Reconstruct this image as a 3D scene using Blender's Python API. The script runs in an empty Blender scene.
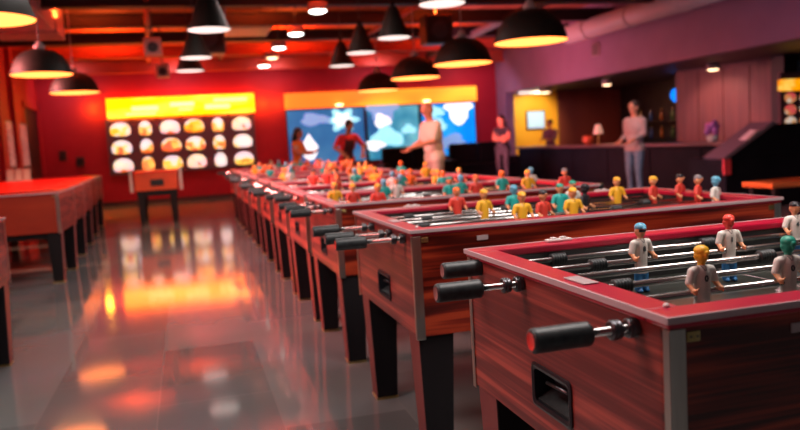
import bpy, bmesh, math, random
from mathutils import Vector, Matrix, noise
PI = math.pi
R = math.radians
scene = bpy.context.scene
COL = scene.collection
rnd = random.Random(7)

# ------------------------------------------------------------------ materials
def mat(name, col, rough=.5, metal=0., emit=None, es=0., coat=0., spec=.5, trans=0.):
    m = bpy.data.materials.new(name); m.use_nodes = True
    b = m.node_tree.nodes['Principled BSDF']
    b.inputs['Base Color'].default_value = (*col, 1)
    b.inputs['Roughness'].default_value = rough
    b.inputs['Metallic'].default_value = metal
    b.inputs['Coat Weight'].default_value = coat
    b.inputs['Coat Roughness'].default_value = .12
    b.inputs['Specular IOR Level'].default_value = spec
    b.inputs['Transmission Weight'].default_value = trans
    if emit:
        b.inputs['Emission Color'].default_value = (*emit, 1)
        b.inputs['Emission Strength'].default_value = es
    return m

def nodes(m):
    return m.node_tree.nodes, m.node_tree.links, m.node_tree.nodes['Principled BSDF']

def ramp(n, stops):
    r = n.new('ShaderNodeValToRGB'); e = r.color_ramp.elements
    while len(e) < len(stops): e.new(.5)
    for k, (p, c) in enumerate(stops):
        e[k].position = p; e[k].color = (*c, 1)
    return r

def noisy(name, stops, scale=4, stretch=(1, 1, 1), rough=.5, coat=0., detail=5, bump=0., metal=0., emit=0., spec=.5):
    m = mat(name, stops[0][1], rough, metal, coat=coat, spec=spec)
    n, l, b = nodes(m)
    tc = n.new('ShaderNodeTexCoord'); mp = n.new('ShaderNodeMapping')
    mp.inputs['Scale'].default_value = stretch
    nz = n.new('ShaderNodeTexNoise'); nz.inputs['Scale'].default_value = scale; nz.inputs['Detail'].default_value = detail
    r = ramp(n, stops)
    mp.inputs['Location'].default_value = ((sum(map(ord, name)) * 1.37) % 9, (len(name) * 2.1) % 5, (sum(map(ord, name)) * .73) % 7)
    l.new(tc.outputs['Object'], mp.inputs[0]); l.new(mp.outputs[0], nz.inputs['Vector'])
    l.new(nz.outputs['Fac'], r.inputs[0]); l.new(r.outputs[0], b.inputs['Base Color'])
    if emit:
        l.new(r.outputs[0], b.inputs['Emission Color']); b.inputs['Emission Strength'].default_value = emit
    if bump:
        bp = n.new('ShaderNodeBump'); bp.inputs['Strength'].default_value = bump
        l.new(nz.outputs['Fac'], bp.inputs['Height']); l.new(bp.outputs[0], b.inputs['Normal'])
    return m

def wood(name, dark, mid, light, rough=.28, coat=.35, lines=14, amp=.3):
    """long figured grain running along the board"""
    m = mat(name, mid, rough, coat=coat)
    n, l, b = nodes(m)
    tc = n.new('ShaderNodeTexCoord')
    mp = n.new('ShaderNodeMapping'); mp.inputs['Scale'].default_value = (.55, .55, 5.0)
    l.new(tc.outputs['Object'], mp.inputs[0])
    n1 = n.new('ShaderNodeTexNoise'); n1.inputs['Scale'].default_value = 1.3; n1.inputs['Detail'].default_value = 1.5; n1.inputs['Distortion'].default_value = .35
    l.new(mp.outputs[0], n1.inputs['Vector'])
    wv = n.new('ShaderNodeMath'); wv.operation = 'MULTIPLY'; wv.inputs[1].default_value = lines * 2.2
    l.new(n1.outputs['Fac'], wv.inputs[0])
    sn = n.new('ShaderNodeMath'); sn.operation = 'SINE'; l.new(wv.outputs[0], sn.inputs[0])
    n2 = n.new('ShaderNodeTexNoise'); n2.inputs['Scale'].default_value = 2.0; n2.inputs['Detail'].default_value = 7
    mp2 = n.new('ShaderNodeMapping'); mp2.inputs['Scale'].default_value = (.9, .9, 55)
    l.new(tc.outputs['Object'], mp2.inputs[0]); l.new(mp2.outputs[0], n2.inputs['Vector'])
    n3 = n.new('ShaderNodeTexNoise'); n3.inputs['Scale'].default_value = 1.6; n3.inputs['Detail'].default_value = 2
    l.new(mp.outputs[0], n3.inputs['Vector'])
    mx = n.new('ShaderNodeMath'); mx.operation = 'MULTIPLY_ADD'; mx.inputs[1].default_value = amp * .4
    l.new(sn.outputs[0], mx.inputs[0]); l.new(n2.outputs['Fac'], mx.inputs[2])
    m2 = n.new('ShaderNodeMath'); m2.operation = 'MULTIPLY_ADD'; m2.inputs[1].default_value = .7
    l.new(n3.outputs['Fac'], m2.inputs[0]); l.new(mx.outputs[0], m2.inputs[2])
    m3 = n.new('ShaderNodeMath'); m3.operation = 'SUBTRACT'; m3.inputs[1].default_value = .35
    l.new(m2.outputs[0], m3.inputs[0])
    r = ramp(n, [(.3, dark), (.5, mid), (.72, light)])
    l.new(m3.outputs[0], r.inputs[0]); l.new(r.outputs[0], b.inputs['Base Color'])
    return m

M = {}
M['pocket'] = mat('black_pocket_plastic', (.012, .015, .02), .4)
M['wood'] = wood('lacquered_redwood', (.055, .005, .003), (.20, .016, .007), (.42, .05, .016), amp=.5)
M['wood_side'] = wood('lacquered_redwood_end', (.13, .015, .012), (.23, .033, .026), (.44, .075, .05), rough=.42, amp=.4)  # pink sheen of the side light mixed into the end wood's colour
M['rim'] = mat('red_rim_laminate', (.42, .003, .032), .35, coat=.15)
M['rim_edge'] = mat('pale_edge_banding', (.55, .42, .44), .3)
M['silver'] = noisy('brushed_silver', [(.3, (.5, .47, .42)), (.7, (.72, .69, .62))], 30, (1, 1, .1), .3, metal=1.)
M['brass'] = noisy('worn_brass', [(.3, (.42, .3, .1)), (.7, (.7, .55, .25))], 30, (1, 1, .1), .35, metal=1.)
M['chrome'] = mat('chrome_rod', (.55, .54, .53), .24, 1.)
M['steel_dark'] = mat('dark_steel', (.12, .12, .13), .35, 1.)
M['rubber'] = noisy('black_rubber', [(.3, (.008, .012, .014)), (.7, (.03, .038, .04))], 60, rough=.45)
M['black'] = mat('black_plastic', (.012, .012, .014), .4)
M['leg'] = noisy('black_leg_laminate', [(.3, (.008, .007, .009)), (.7, (.014, .012, .014))], 8, (1, 1, .2), .6, spec=.2)
M['leg_side'] = noisy('maroon_leg_side', [(.3, (.16, .03, .03)), (.7, (.24, .05, .045))], 8, (1, 1, .2), .42)  # reflected red sheen on the black legs, put into the colour
M['field'] = noisy('dark_playfield', [(.3, (.02, .025, .022)), (.7, (.045, .05, .042))], 6, rough=.35)
M['inner'] = mat('dark_inner_wall', (.02, .022, .022), .45)
M['skin'] = mat('figure_skin', (.75, .33, .16), .5)
M['white_shirt'] = noisy('figure_white_paint', [(.3, (.62, .6, .55)), (.7, (.78, .76, .7))], 40, rough=.55)
M['redcap'] = mat('paint_red', (.72, .06, .04), .4)
M['bluecap'] = mat('paint_light_blue', (.12, .42, .6), .4)
M['yellowcap'] = mat('paint_yellow', (.9, .48, .03), .4)
M['tealcap'] = mat('paint_green', (.02, .32, .22), .4)
M['blackcap'] = mat('paint_black', (.015, .015, .02), .4)
M['greyhair'] = mat('paint_grey', (.22, .22, .24), .4)
M['bluepants'] = mat('paint_blue', (.03, .2, .48), .45)
M['orange'] = mat('paint_orange', (.9, .2, .03), .45)
M['teal'] = mat('paint_teal', (.02, .42, .38), .45)
M['numeral'] = mat('dark_numeral', (.02, .04, .05), .5)
M['red_paint'] = noisy('orange_red_lacquer', [(.3, (.55, .06, .015)), (.7, (.7, .09, .02))], 3, rough=.4)
M['red_dark'] = noisy('dark_red_lacquer', [(.3, (.28, .022, .01)), (.7, (.40, .04, .014))], 1.5, (1, 1, 5), .4)
M['redtop'] = mat('red_playfield_cover', (.9, .010, .006), .3, spec=.4)
M['wall_red'] = noisy('red_wall_paint', [(.3, (.37, .013, .028)), (.7, (.42, .017, .034))], 2.5, rough=.6, spec=.3)
M['wall_mauve'] = noisy('mauve_plaster', [(.3, (.26, .16, .25)), (.7, (.30, .19, .29))], 2, rough=.6)
M['ceil'] = noisy('ceiling_deck', [(.3, (.30, .09, .04)), (.7, (.42, .13, .055))], 2, (1, 6, 1), .7)
M['beam'] = mat('dark_steel_beam', (.035, .022, .028), .5)
M['beam_red'] = mat('red_lit_steel', (.5, .09, .05), .55)  # red light on the rear beams put into the colour
M['duct'] = noisy('galvanised_duct', [(.3, (.38, .3, .31)), (.7, (.5, .4, .4))], 5, rough=.45)
M['offwhite'] = mat('offwhite_plastic', (.65, .6, .58), .45)
M['shade_black'] = mat('lamp_shade_black', (.012, .012, .01), .55, spec=.15)
M['shade_in'] = mat('lamp_shade_inner', (.9, .7, .25), .5, emit=(1, .5, .1), es=.8)
M['glow_yellow'] = mat('warm_lamp_glass', (1, .8, .3), .5, emit=(1, .22, .04), es=5)
M['glow_white'] = mat('cool_lamp_glass', (1, .9, .85), .5, emit=(1, .86, .78), es=1.3)
M['glow_down'] = mat('downlight_glass', (1, 1, 1), .5, emit=(.9, 1, .92), es=12)
M['glow_warm'] = mat('warm_downlight_glass', (1, .8, .6), .5, emit=(1, .62, .34), es=5)
M['board'] = mat('menu_board_black', (.13, .07, .09), .5)
M['skirting'] = mat('dark_skirting', (.05, .02, .02), .5)
M['dark_wall'] = noisy('dark_bar_wall', [(.3, (.02, .012, .014)), (.7, (.032, .02, .022))], 3, rough=.5)
M['brown_wall'] = noisy('brown_panel', [(.3, (.17, .04, .03)), (.7, (.24, .055, .035))], 1.5, (1, 1, .2), .5)
M['panel'] = noisy('mauve_wood_panel', [(.3, (.17, .085, .09)), (.7, (.27, .12, .12))], 4, (3, 3, .15), .38)
M['yellow_wall'] = noisy('yellow_wall_paint', [(.3, (.85, .42, .02)), (.7, (.9, .5, .03))], 1.5, rough=.6)
M['counter'] = noisy('black_counter_front', [(.3, (.004, .006, .009)), (.7, (.008, .010, .015))], 3, rough=.6, spec=.1)
M['counter_top'] = mat('brown_counter_top', (.17, .1, .1), .3)
M['bench'] = wood('orange_bench_wood', (.5, .12, .03), (.75, .22, .05), (.9, .34, .1))
M['glass'] = mat('clear_glass', (.9, .9, .92), .05, trans=1.)

# floor: polished porcelain tiles
def floor_mat():
    m = mat('polished_floor_tiles', (.16, .15, .15), .1, spec=.85)
    n, l, b = nodes(m)
    tc = n.new('ShaderNodeTexCoord')
    br = n.new('ShaderNodeTexBrick')
    br.inputs['Scale'].default_value = 1
    br.inputs['Brick Width'].default_value = 1.1; br.inputs['Row Height'].default_value = .55
    br.inputs['Mortar Size'].default_value = .004; br.inputs['Mortar Smooth'].default_value = .2
    br.inputs['Color1'].default_value = (.20, .20, .20, 1); br.inputs['Color2'].default_value = (.115, .115, .12, 1)
    br.inputs['Mortar'].default_value = (.20, .18, .17, 1); br.inputs['Bias'].default_value = -.2
    mp = n.new('ShaderNodeMapping'); mp.inputs['Rotation'].default_value = (0, 0, PI / 2); mp.inputs['Location'].default_value = (0.0, .22, 0)
    l.new(tc.outputs['Object'], mp.inputs[0]); l.new(mp.outputs[0], br.inputs['Vector'])
    nz = n.new('ShaderNodeTexNoise'); nz.inputs['Scale'].default_value = 1.2; nz.inputs['Detail'].default_value = 6
    l.new(tc.outputs['Object'], nz.inputs['Vector'])
    mx = n.new('ShaderNodeMix'); mx.data_type = 'RGBA'; mx.blend_type = 'OVERLAY'; mx.inputs[0].default_value = .25
    l.new(br.outputs['Color'], mx.inputs[6]); l.new(nz.outputs['Color'], mx.inputs[7])
    hs = n.new('ShaderNodeHueSaturation'); hs.inputs['Saturation'].default_value = .4
    l.new(mx.outputs[2], hs.inputs['Color']); l.new(hs.outputs[0], b.inputs['Base Color'])
    mr = n.new('ShaderNodeMapRange'); mr.inputs[3].default_value = .055; mr.inputs[4].default_value = .1
    b.inputs['IOR'].default_value = 1.75
    l.new(nz.outputs['Fac'], mr.inputs[0]); l.new(mr.outputs[0], b.inputs['Roughness'])
    bp = n.new('ShaderNodeBump'); bp.inputs['Strength'].default_value = .006; bp.inputs['Distance'].default_value = .01
    l.new(nz.outputs['Fac'], bp.inputs['Height']); l.new(bp.outputs[0], b.inputs['Normal'])
    return m
M['floor'] = floor_mat()

# ------------------------------------------------------------------ mesh builder
class MB:
    def __init__(s):
        s.bm = bmesh.new(); s.mats = []
    def mi(s, m):
        if m not in s.mats: s.mats.append(m)
        return s.mats.index(m)
    def _mark(s, before, m, smooth):
        i = s.mi(m)
        for f in s.bm.faces:
            if f not in before: f.material_index = i; f.smooth = smooth
    def box(s, x0, x1, y0, y1, z0, z1, m, bev=0., smooth=False):
        before = set(s.bm.faces)
        r = bmesh.ops.create_cube(s.bm, size=1)
        for v in r['verts']:
            v.co = Vector(((x0 + x1) / 2 + v.co.x * (x1 - x0), (y0 + y1) / 2 + v.co.y * (y1 - y0), (z0 + z1) / 2 + v.co.z * (z1 - z0)))
        if bev:
            es = list({e for v in r['verts'] for e in v.link_edges})
            bmesh.ops.bevel(s.bm, geom=es, offset=bev, segments=2, affect='EDGES', profile=.5)
        s._mark(before, m, smooth); return s
    def cone(s, a, b, r0, r1, m, seg=20, smooth=True, caps=True):
        before = set(s.bm.faces)
        a = Vector(a); b = Vector(b); d = b - a
        r = bmesh.ops.create_cone(s.bm, cap_ends=caps, segments=seg, radius1=r0, radius2=r1, depth=d.length)
        q = d.to_track_quat('Z', 'Y'); mt = Matrix.Translation((a + b) / 2) @ q.to_matrix().to_4x4()
        bmesh.ops.transform(s.bm, matrix=mt, verts=r['verts'])
        s._mark(before, m, False)
        if smooth:
            for f in s.bm.faces:
                if f not in before and len(f.verts) == 4: f.smooth = True
        return s
    def tube(s, a, b, r, m, seg=16): return s.cone(a, b, r, r, m, seg)
    def ball(s, c, r, m, sc=(1, 1, 1), seg=16, rings=10, rot=None):
        before = set(s.bm.faces)
        o = bmesh.ops.create_uvsphere(s.bm, u_segments=seg, v_segments=rings, radius=r)
        mt = Matrix.Translation(c) @ (rot.to_4x4() if rot else Matrix.Identity(4)) @ Matrix.Diagonal((*sc, 1))
        bmesh.ops.transform(s.bm, matrix=mt, verts=o['verts']); s._mark(before, m, True); return s
    def lathe(s, prof, m, c=(0, 0, 0), seg=32, axis=None):
        """prof: list of (r, z)"""
        before = set(s.bm.faces); rings = []
        mt = axis if axis else Matrix.Identity(4)
        for r, z in prof:
            if r < 1e-5: rings.append([s.bm.verts.new(mt @ Vector((0, 0, z)) + Vector(c))])
            else: rings.append([s.bm.verts.new(mt @ Vector((r * math.cos(2 * PI * k / seg), r * math.sin(2 * PI * k / seg), z)) + Vector(c)) for k in range(seg)])
        for a, b in zip(rings, rings[1:]):
            for k in range(seg):
                j = (k + 1) % seg
                if len(a) == 1 and len(b) == 1: continue
                if len(a) == 1: s.bm.faces.new((a[0], b[j], b[k]))
                elif len(b) == 1: s.bm.faces.new((a[k], a[j], b[0]))
                else: s.bm.faces.new((a[k], a[j], b[j], b[k]))
        s._mark(before, m, True); return s
    def prism(s, pts, z0, z1, m, mt=None):
        """pts xy polygon extruded z0..z1, then matrix"""
        before = set(s.bm.faces); mt = mt or Matrix.Identity(4)
        lo = [s.bm.verts.new(mt @ Vector((x, y, z0))) for x, y in pts]
        hi = [s.bm.verts.new(mt @ Vector((x, y, z1))) for x, y in pts]
        n = len(pts)
        s.bm.faces.new(lo[::-1]); s.bm.faces.new(hi)
        for k in range(n): s.bm.faces.new((lo[k], lo[(k + 1) % n], hi[(k + 1) % n], hi[k]))
        s._mark(before, m, False); return s
    def hexa(s, lo, hi, m):
        """tapered box: lo, hi lists of 4 (x,y,z)"""
        before = set(s.bm.faces)
        a = [s.bm.verts.new(p) for p in lo]; b = [s.bm.verts.new(p) for p in hi]
        s.bm.faces.new(a[::-1]); s.bm.faces.new(b)
        for k in range(4): s.bm.faces.new((a[k], a[(k + 1) % 4], b[(k + 1) % 4], b[k]))
        s._mark(before, m, False); return s
    def mesh(s, name):
        bmesh.ops.recalc_face_normals(s.bm, faces=s.bm.faces)
        me = bpy.data.meshes.new(name); s.bm.to_mesh(me); s.bm.free()
        for m in s.mats: me.materials.append(M[m] if isinstance(m, str) else m)
        return me
    def build(s, name, parent=None, loc=None, rot=None):
        return link(name, s.mesh(name), parent, loc, rot)

def link(name, data, parent=None, loc=None, rot=None):
    o = bpy.data.objects.new(name, data); COL.objects.link(o)
    if parent: o.parent = parent
    if loc: o.location = loc
    if rot: o.rotation_euler = rot
    return o
def tag(o, label, cat, group=None, kind=None):
    if label: o['label'] = label
    if cat: o['category'] = cat
    if group: o['group'] = group
    if kind: o['kind'] = kind
    return o
def thing(name, label, cat, loc=(0, 0, 0), rz=0, group=None):
    return tag(link(name, None, None, loc, (0, 0, rz)), label, cat, group)
def structure(name, mb):
    o = mb.build(name); o['kind'] = 'structure'; return o

# ------------------------------------------------------------------ the room
YB, XL, XR, XF, ZC = 21.0, -3.42, 8.9, 13.0, 4.0
Y0 = -3.0
structure('floor', MB().box(XL - .2, XF + .2, Y0, YB + .2, -.1, 0, 'floor'))
structure('ceiling', MB().box(XL - .2, XR + .25, Y0, YB + .2, ZC, ZC + .1, 'ceil'))
structure('wall_back', MB().box(XL - .2, XR + .15, YB, YB + .2, 0, ZC, 'wall_red'))
# left wall with a door opening
wl = MB().box(XL - .2, XL, Y0, 19.15, 0, ZC, 'wall_red').box(XL - .2, XL, 20.75, YB, 0, ZC, 'wall_red').box(XL - .2, XL, 19.15, 20.75, 2.5, ZC, 'wall_red')
structure('wall_left', wl)
d = MB().box(XL - .07, XL - .02, 19.17, 20.73, 0, 2.48, 'black', .004); d = structure('door_1', d)
MB().tube((XL - .03, 19.3, 1.05), (XL + .03, 19.3, 1.05), .02, 'steel_dark').tube((XL + .025, 19.3, 1.05), (XL + .025, 19.45, 1.05), .012, 'steel_dark').build('door_handle', d)
f = MB().box(XL - .01, XL + .01, 19.02, 19.16, 0, 2.62, 'wall_red').box(XL - .01, XL + .04, 20.74, 20.88, 0, 2.62, 'wall_red').box(XL - .01, XL + .04, 19.02, 20.88, 2.49, 2.62, 'wall_red')
structure('trim_1', f)
structure('trim_2', MB().box(XL, XL + .09, 16.3, 16.75, 0, ZC, 'wall_red', .006))
structure('trim_3', MB().box(XL, XL + .09, 17.7, 18.05, 0, ZC, 'wall_red', .006))
structure('baseboard_back', MB().box(XL, XR, YB - .02, YB, 0, .1, 'skirting'))
# right wall: soffit above the bar opening and a short return at the back
structure('wall_right', MB().box(XR, XR + .25, 6.0, YB, 2.41, ZC, 'wall_mauve').box(XR, XR + .25, 20.35, YB, 0, 2.41, 'wall_mauve'))
structure('wall_bar_back', MB().box(XR + .25, 10.85, YB, YB + .2, 0, 2.6, 'yellow_wall').box(10.85, XF + .2, YB, YB + .2, 0, 2.6, 'brown_wall'))
structure('wall_bar_side', MB().box(XF, XF + .2, 6.0, YB, 0, 2.6, 'dark_wall'))
structure('ceiling_bar', MB().box(XR + .25, XF + .2, 6.0, YB + .2, 2.45, 2.6, 'dark_wall'))
pw = MB()
A = Vector((11.05, 15.5, 0)); B = Vector((11.45, 12.75, 0)); dv = (B - A).normalized(); nv = Vector((-dv.y, dv.x, 0))
ang = math.atan2(dv.y, dv.x)
L = (B - A).length
pm = Matrix.Translation(A) @ Matrix.Rotation(ang, 4, 'Z')
structure('wall_bar_panelled', MB().box(0, L, 0, .25, 0, 2.45, 'panel'))
o = bpy.data.objects['wall_bar_panelled']; o.matrix_world = pm
for k in range(4):
    t = MB().box(k * L / 4 + .01, (k + 1) * L / 4 - .01, -.03, 0, .08, 2.4, 'panel', .006).build('trim_%d' % (4 + k)); t['kind'] = 'structure'; t.matrix_world = pm
structure('trim_8', MB().box(11.2, 11.52, 12.35, 12.7, 0, 2.45, 'black', .01))

# ceiling beams and services
for i, (y, z0, z1, mm) in enumerate([(9.2, 3.45, 3.75, 'beam'), (12.2, 3.42, 3.78, 'beam'), (14.6, 3.5, 3.75, 'beam'), (16.6, 3.5, 3.72, 'beam'), (18.6, 3.45, 3.7, 'beam_red'), (20.4, 3.3, 3.62, 'beam_red')]):
    b_ = MB().box(XL, XR, y - .1, y - .06 + .14, z0, z0 + .03, mm).box(XL, XR, y - .1, y + .08, z1 - .03, z1, mm).box(XL, XR, y - .02, y + .0, z0, z1, mm).build('ceiling_beam')
    tag(b_, None, 'beam', 'steel beams across the ceiling')
    b_['label'] = ['dark steel ceiling beam nearest the viewer, crossing above the big pendant lamps', 'thick dark ceiling beam running across the top of the picture', 'dark ceiling beam behind the thick black one', 'thin dark ceiling beam in front of the red lit beams',
                   'red lit ceiling beam second from the back wall', 'orange lit ceiling beam right against the red back wall'][i]
for i, (x, z, r, mm) in enumerate([(-.2, 3.55, .05, 'beam_red'), (.6, 3.6, .06, 'beam'), (4.4, 3.6, .05, 'beam_red'), (6.2, 3.55, .09, 'beam')]):
    p = MB().tube((x, 8, z), (x + (.5 if i % 2 else -.5), YB, z), r, mm, 12).build('ceiling_pipe')
    tag(p, ['thin red pipe under the ceiling above the left aisle', 'dark pipe under the ceiling above the aisle, left of the cone lamps', 'red pipe under the ceiling right of the white downlights',
            'thick dark pipe under the ceiling above the row of dome lamps'][i], 'pipe')
dct = thing('air_duct', 'boxy pinkish grey air duct under the ceiling at upper left', 'duct', (-2.3, 11.2, 3.28))
MB().box(-.5, .5, -3.2, 3.2, 0, .5, 'duct', .015).build('duct_body', dct)
for y in (-2.2, 0, 2.2): MB().box(-.53, .53, y - .03, y + .03, -.03, .53, 'duct').build('flange', dct)
for x in (-.45, .45): MB().tube((x, -1, .5), (x, -1, ZC - 3.28), .012, 'steel_dark', 8).tube((x, 1.6, .5), (x, 1.6, ZC - 3.28), .012, 'steel_dark', 8).build('hanger', dct)
rd = thing('round_duct', 'round pale duct hugging the top of the mauve wall at upper right', 'duct', (8.4, 12.0, 3.35))
MB().tube((0, -2.2, 0), (0, 3.6, 0), .2, 'offwhite', 24).build('duct_body', rd)
for y in (-2.1, -.5, 1.1, 2.7): MB().tube((0, y - .03, 0), (0, y + .03, 0), .215, 'offwhite', 24).build('joint_ring', rd)
for y in (-1.5, 2): MB().tube((0, y, .18), (0, y, ZC - 3.35), .012, 'steel_dark', 8).build('hanger', rd)
cas = thing('air_conditioner', 'pale square air conditioner cassette hanging from the ceiling above the menu board', 'air conditioner', (1.25, 15.4, 3.5))
MB().box(-.5, .5, -.5, .5, .06, .3, 'duct', .02).build('housing', cas)
MB().box(-.55, .55, -.55, .55, 0, .06, 'offwhite', .015).build('grille_panel', cas)
for x in (-.4, .4): MB().tube((x, 0, .3), (x, 0, .5), .012, 'steel_dark', 8).build('hanger', cas)
def speaker(loc, mm, label, w=.16):
    s = thing('ceiling_speaker', label, 'speaker', loc)
    MB().box(-w, w, -w * .8, w * .8, -w, w, mm, .03).build('cabinet', s)
    MB().tube((0, -w * .82, -.02), (0, -w * .78, -.02), w * .6, 'steel_dark').build('driver', s)
    MB().tube((0, 0, w), (0, 0, ZC - loc[2]), .015, 'steel_dark', 8).build('mounting_pole', s)
speaker((-.35, 13.2, 2.98), 'offwhite', 'pale box speaker hanging below the ceiling left of the black cone lamps', .14)
speaker((-.3, 17.2, 3.0), 'offwhite', 'pale box speaker hanging in front of the red back wall', .14)
speaker((.55, 14.2, 3.25), 'black', 'black box speaker behind the black cone lamps', .3)
speaker((4.6, 13.5, 3.2), 'black', 'black box speaker hanging above the yellow dome lamps', .26)

# ------------------------------------------------------------------ lamps
def add_light(kind, loc, power, col, size=.2, rot=None, spot=None, name='lamp_or_fill_light', sy=None, blend=.6):
    ld = bpy.data.lights.new(name, kind); ld.energy = power; ld.color = col
    if kind in ('POINT', 'SPOT'): ld.shadow_soft_size = size
    if kind == 'AREA':
        ld.size = size
        if sy: ld.shape = 'RECTANGLE'; ld.size_y = sy
    if spot: ld.spot_size = R(spot); ld.spot_blend = blend
    o = bpy.data.objects.new(name, ld); COL.objects.link(o); o.location = loc
    if rot: o.rotation_euler = rot
    return o
def dome_meshes():
    r = .415
    prof = [(.0, .36), (.06, .36), (.12, .35), (.2, .325), (.29, .265), (.355, .18), (.395, .08), (r, 0)]
    out = MB().lathe(prof, 'shade_black', seg=40)
    inner = MB().lathe([(r - .004, .004), (.385, .08), (.345, .17), (.28, .25), (.19, .31), (0, .335)], 'shade_in', seg=40)
    bulb = MB().lathe([(0, -.004), (.25, -.003), (.405, .002), (.405, .01), (.1, .02), (0, .02)], 'glow_yellow', seg=40)
    fit = MB().lathe([(0, .36), (.07, .36), (.075, .4), (.05, .43), (.03, .47), (0, .47)], 'duct', seg=20)
    return out.mesh('shade'), inner.mesh('reflector'), bulb.mesh('diffuser'), fit.mesh('fitting')
DM = dome_meshes()
def cord(z): return MB().tube((0, 0, z), (0, 0, 0), .009, 'steel_dark', 8)
def dome_lamp(x, y, z, label, power=30, s=1.):
    t = thing('dome_pendant_lamp', label, 'lamp', (x, y, z), 0, 'black dome pendants with warm light')
    for n_, m_ in zip(('shade', 'reflector', 'diffuser', 'fitting'), DM): link(n_, m_, t).scale = (s, s, s)
    MB().tube((0, 0, .46 * s), (0, 0, ZC - z), .009, 'duct', 8).build('cord', t)
    add_light('SPOT', (x, y, z - .02), power, (1, .62, .28), .3, spot=150)
dome_lamp(-1.334, 6.306, 2.28, 'black dome pendant cut by the upper left corner of the picture', s=.86)
dome_lamp(-1.59, 10.281, 2.28, 'black dome pendant at left, in front of the smaller looking dome beside it', s=.86)
dome_lamp(-1.582, 13.157, 2.28, 'black dome pendant farthest back at left, just left of the yellow sign', s=.9)
dome_lamp(3.55, 5.112, 2.25, 'black dome pendant at the top edge, only its glowing underside showing')
dome_lamp(3.86, 8.053, 2.25, 'large black dome pendant nearest in full view at right of centre')
dome_lamp(3.86, 10.253, 2.25, 'black dome pendant second in full view of the right hand row')
dome_lamp(3.80, 12.35, 2.25, 'black dome pendant third in full view, before the orange band over the screens')
dome_lamp(3.82, 15.0, 2.25, 'black dome pendant farthest back in the right hand row')
def cone_meshes():
    out = MB().lathe([(0, .36), (.05, .36), (.07, .34), (.1, .27), (.15, .16), (.19, .07), (.225, 0)], 'shade_black', seg=32)
    inner = MB().lathe([(.222, .003), (.185, .07), (.13, .17), (0, .3)], 'offwhite', seg=32)
    bulb = MB().lathe([(0, -.004), (.218, .0), (.218, .01), (0, .02)], 'glow_white', seg=32)
    cap = MB().lathe([(0, .36), (.03, .36), (.025, .42), (0, .43)], 'shade_black', seg=16)
    return out.mesh('shade'), inner.mesh('reflector'), bulb.mesh('diffuser'), cap.mesh('fitting')
CM = cone_meshes()
def cone_lamp(x, y, z, label, s=1., power=12):
    t = thing('cone_pendant_lamp', label, 'lamp', (x, y, z), 0, 'black cone pendants with white light')
    for n_, m_ in zip(('shade', 'reflector', 'diffuser', 'fitting'), CM):
        o = link(n_, m_, t); o.scale = (s, s, s * 1.15)
    MB().tube((0, 0, .46 * s), (0, 0, ZC - z), .008, 'steel_dark', 8).build('cord', t)
    add_light('SPOT', (x, y, z), power, (1, .86, .76), .18, spot=140)
cone_lamp(.374, 8.87, 2.57, 'black cone pendant, nearest and highest of the three at left of centre', 1.05)
cone_lamp(.27, 11.42, 2.57, 'black cone pendant, middle of the three at left of centre')
cone_lamp(.2, 13.18, 2.57, 'black cone pendant, lowest and farthest of the three at left of centre', 1.02)
cone_lamp(2.612, 7.443, 2.57, 'black cone pendant cut by the top edge right of centre', 1.05)
cone_lamp(2.819, 10.03, 2.6, 'black cone pendant, largest in full view of the three right of centre')
cone_lamp(2.722, 11.6, 2.6, 'black cone pendant, middle of the three right of centre')
cone_lamp(2.79, 13.42, 2.6, 'black cone pendant, lowest and farthest of the three right of centre')
def downlight(x, y, z, top, r, g, label, power=10, col=(.9, 1, .95)):
    t = thing('downlight', label, 'lamp', (x, y, z), 0, 'small round downlights')
    MB().lathe([(r * 1.15, 0), (r * 1.15, .12), (0, .13)], 'offwhite', seg=24).lathe([(r * 1.15, 0), (r, .0), (r, .02)], 'offwhite', seg=24).build('housing', t)
    MB().lathe([(0, -.03), (r * .7, -.024), (r, -.004), (r, .016), (0, .02)], g, seg=24).build('diffuser', t)
    if top > z + .14: MB().tube((0, 0, .13), (0, 0, top - z), .012, 'steel_dark', 8).build('stem', t)
    if power: add_light('SPOT', (x, y, z - .01), power, col, .1, spot=110)
for (x, y, lb) in [(2.06, 11.39, 'nearest of the white downlights hanging above the tables'), (2.05, 13.64, 'white downlight second from the front of the ceiling row'), (1.97, 15.47, 'white downlight third from the front of the ceiling row'),
                   (2.02, 17.13, 'pinkish downlight fourth from the front of the ceiling row'), (2.0, 18.71, 'white downlight farthest back in front of the red wall')]:
    downlight(x, y, 3.2, ZC, .125 if y < 17.5 else .13, 'glow_down' if abs(y - 17.13) > .1 else 'glow_warm', lb)
downlight(9.57, 19.2, 2.32, 2.45, .13, 'glow_warm', 'warm downlight before the yellow wall behind the bar', 25, (1, .6, .3))
downlight(10.19, 17.07, 2.32, 2.45, .1, 'glow_warm', 'warm downlight in the bar ceiling right of the yellow wall', 25, (1, .6, .3))
downlight(10.6, 13.63, 2.32, 2.45, .11, 'glow_warm', 'warm downlight in the bar ceiling before the mauve panels', 22, (1, .6, .4))

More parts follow.
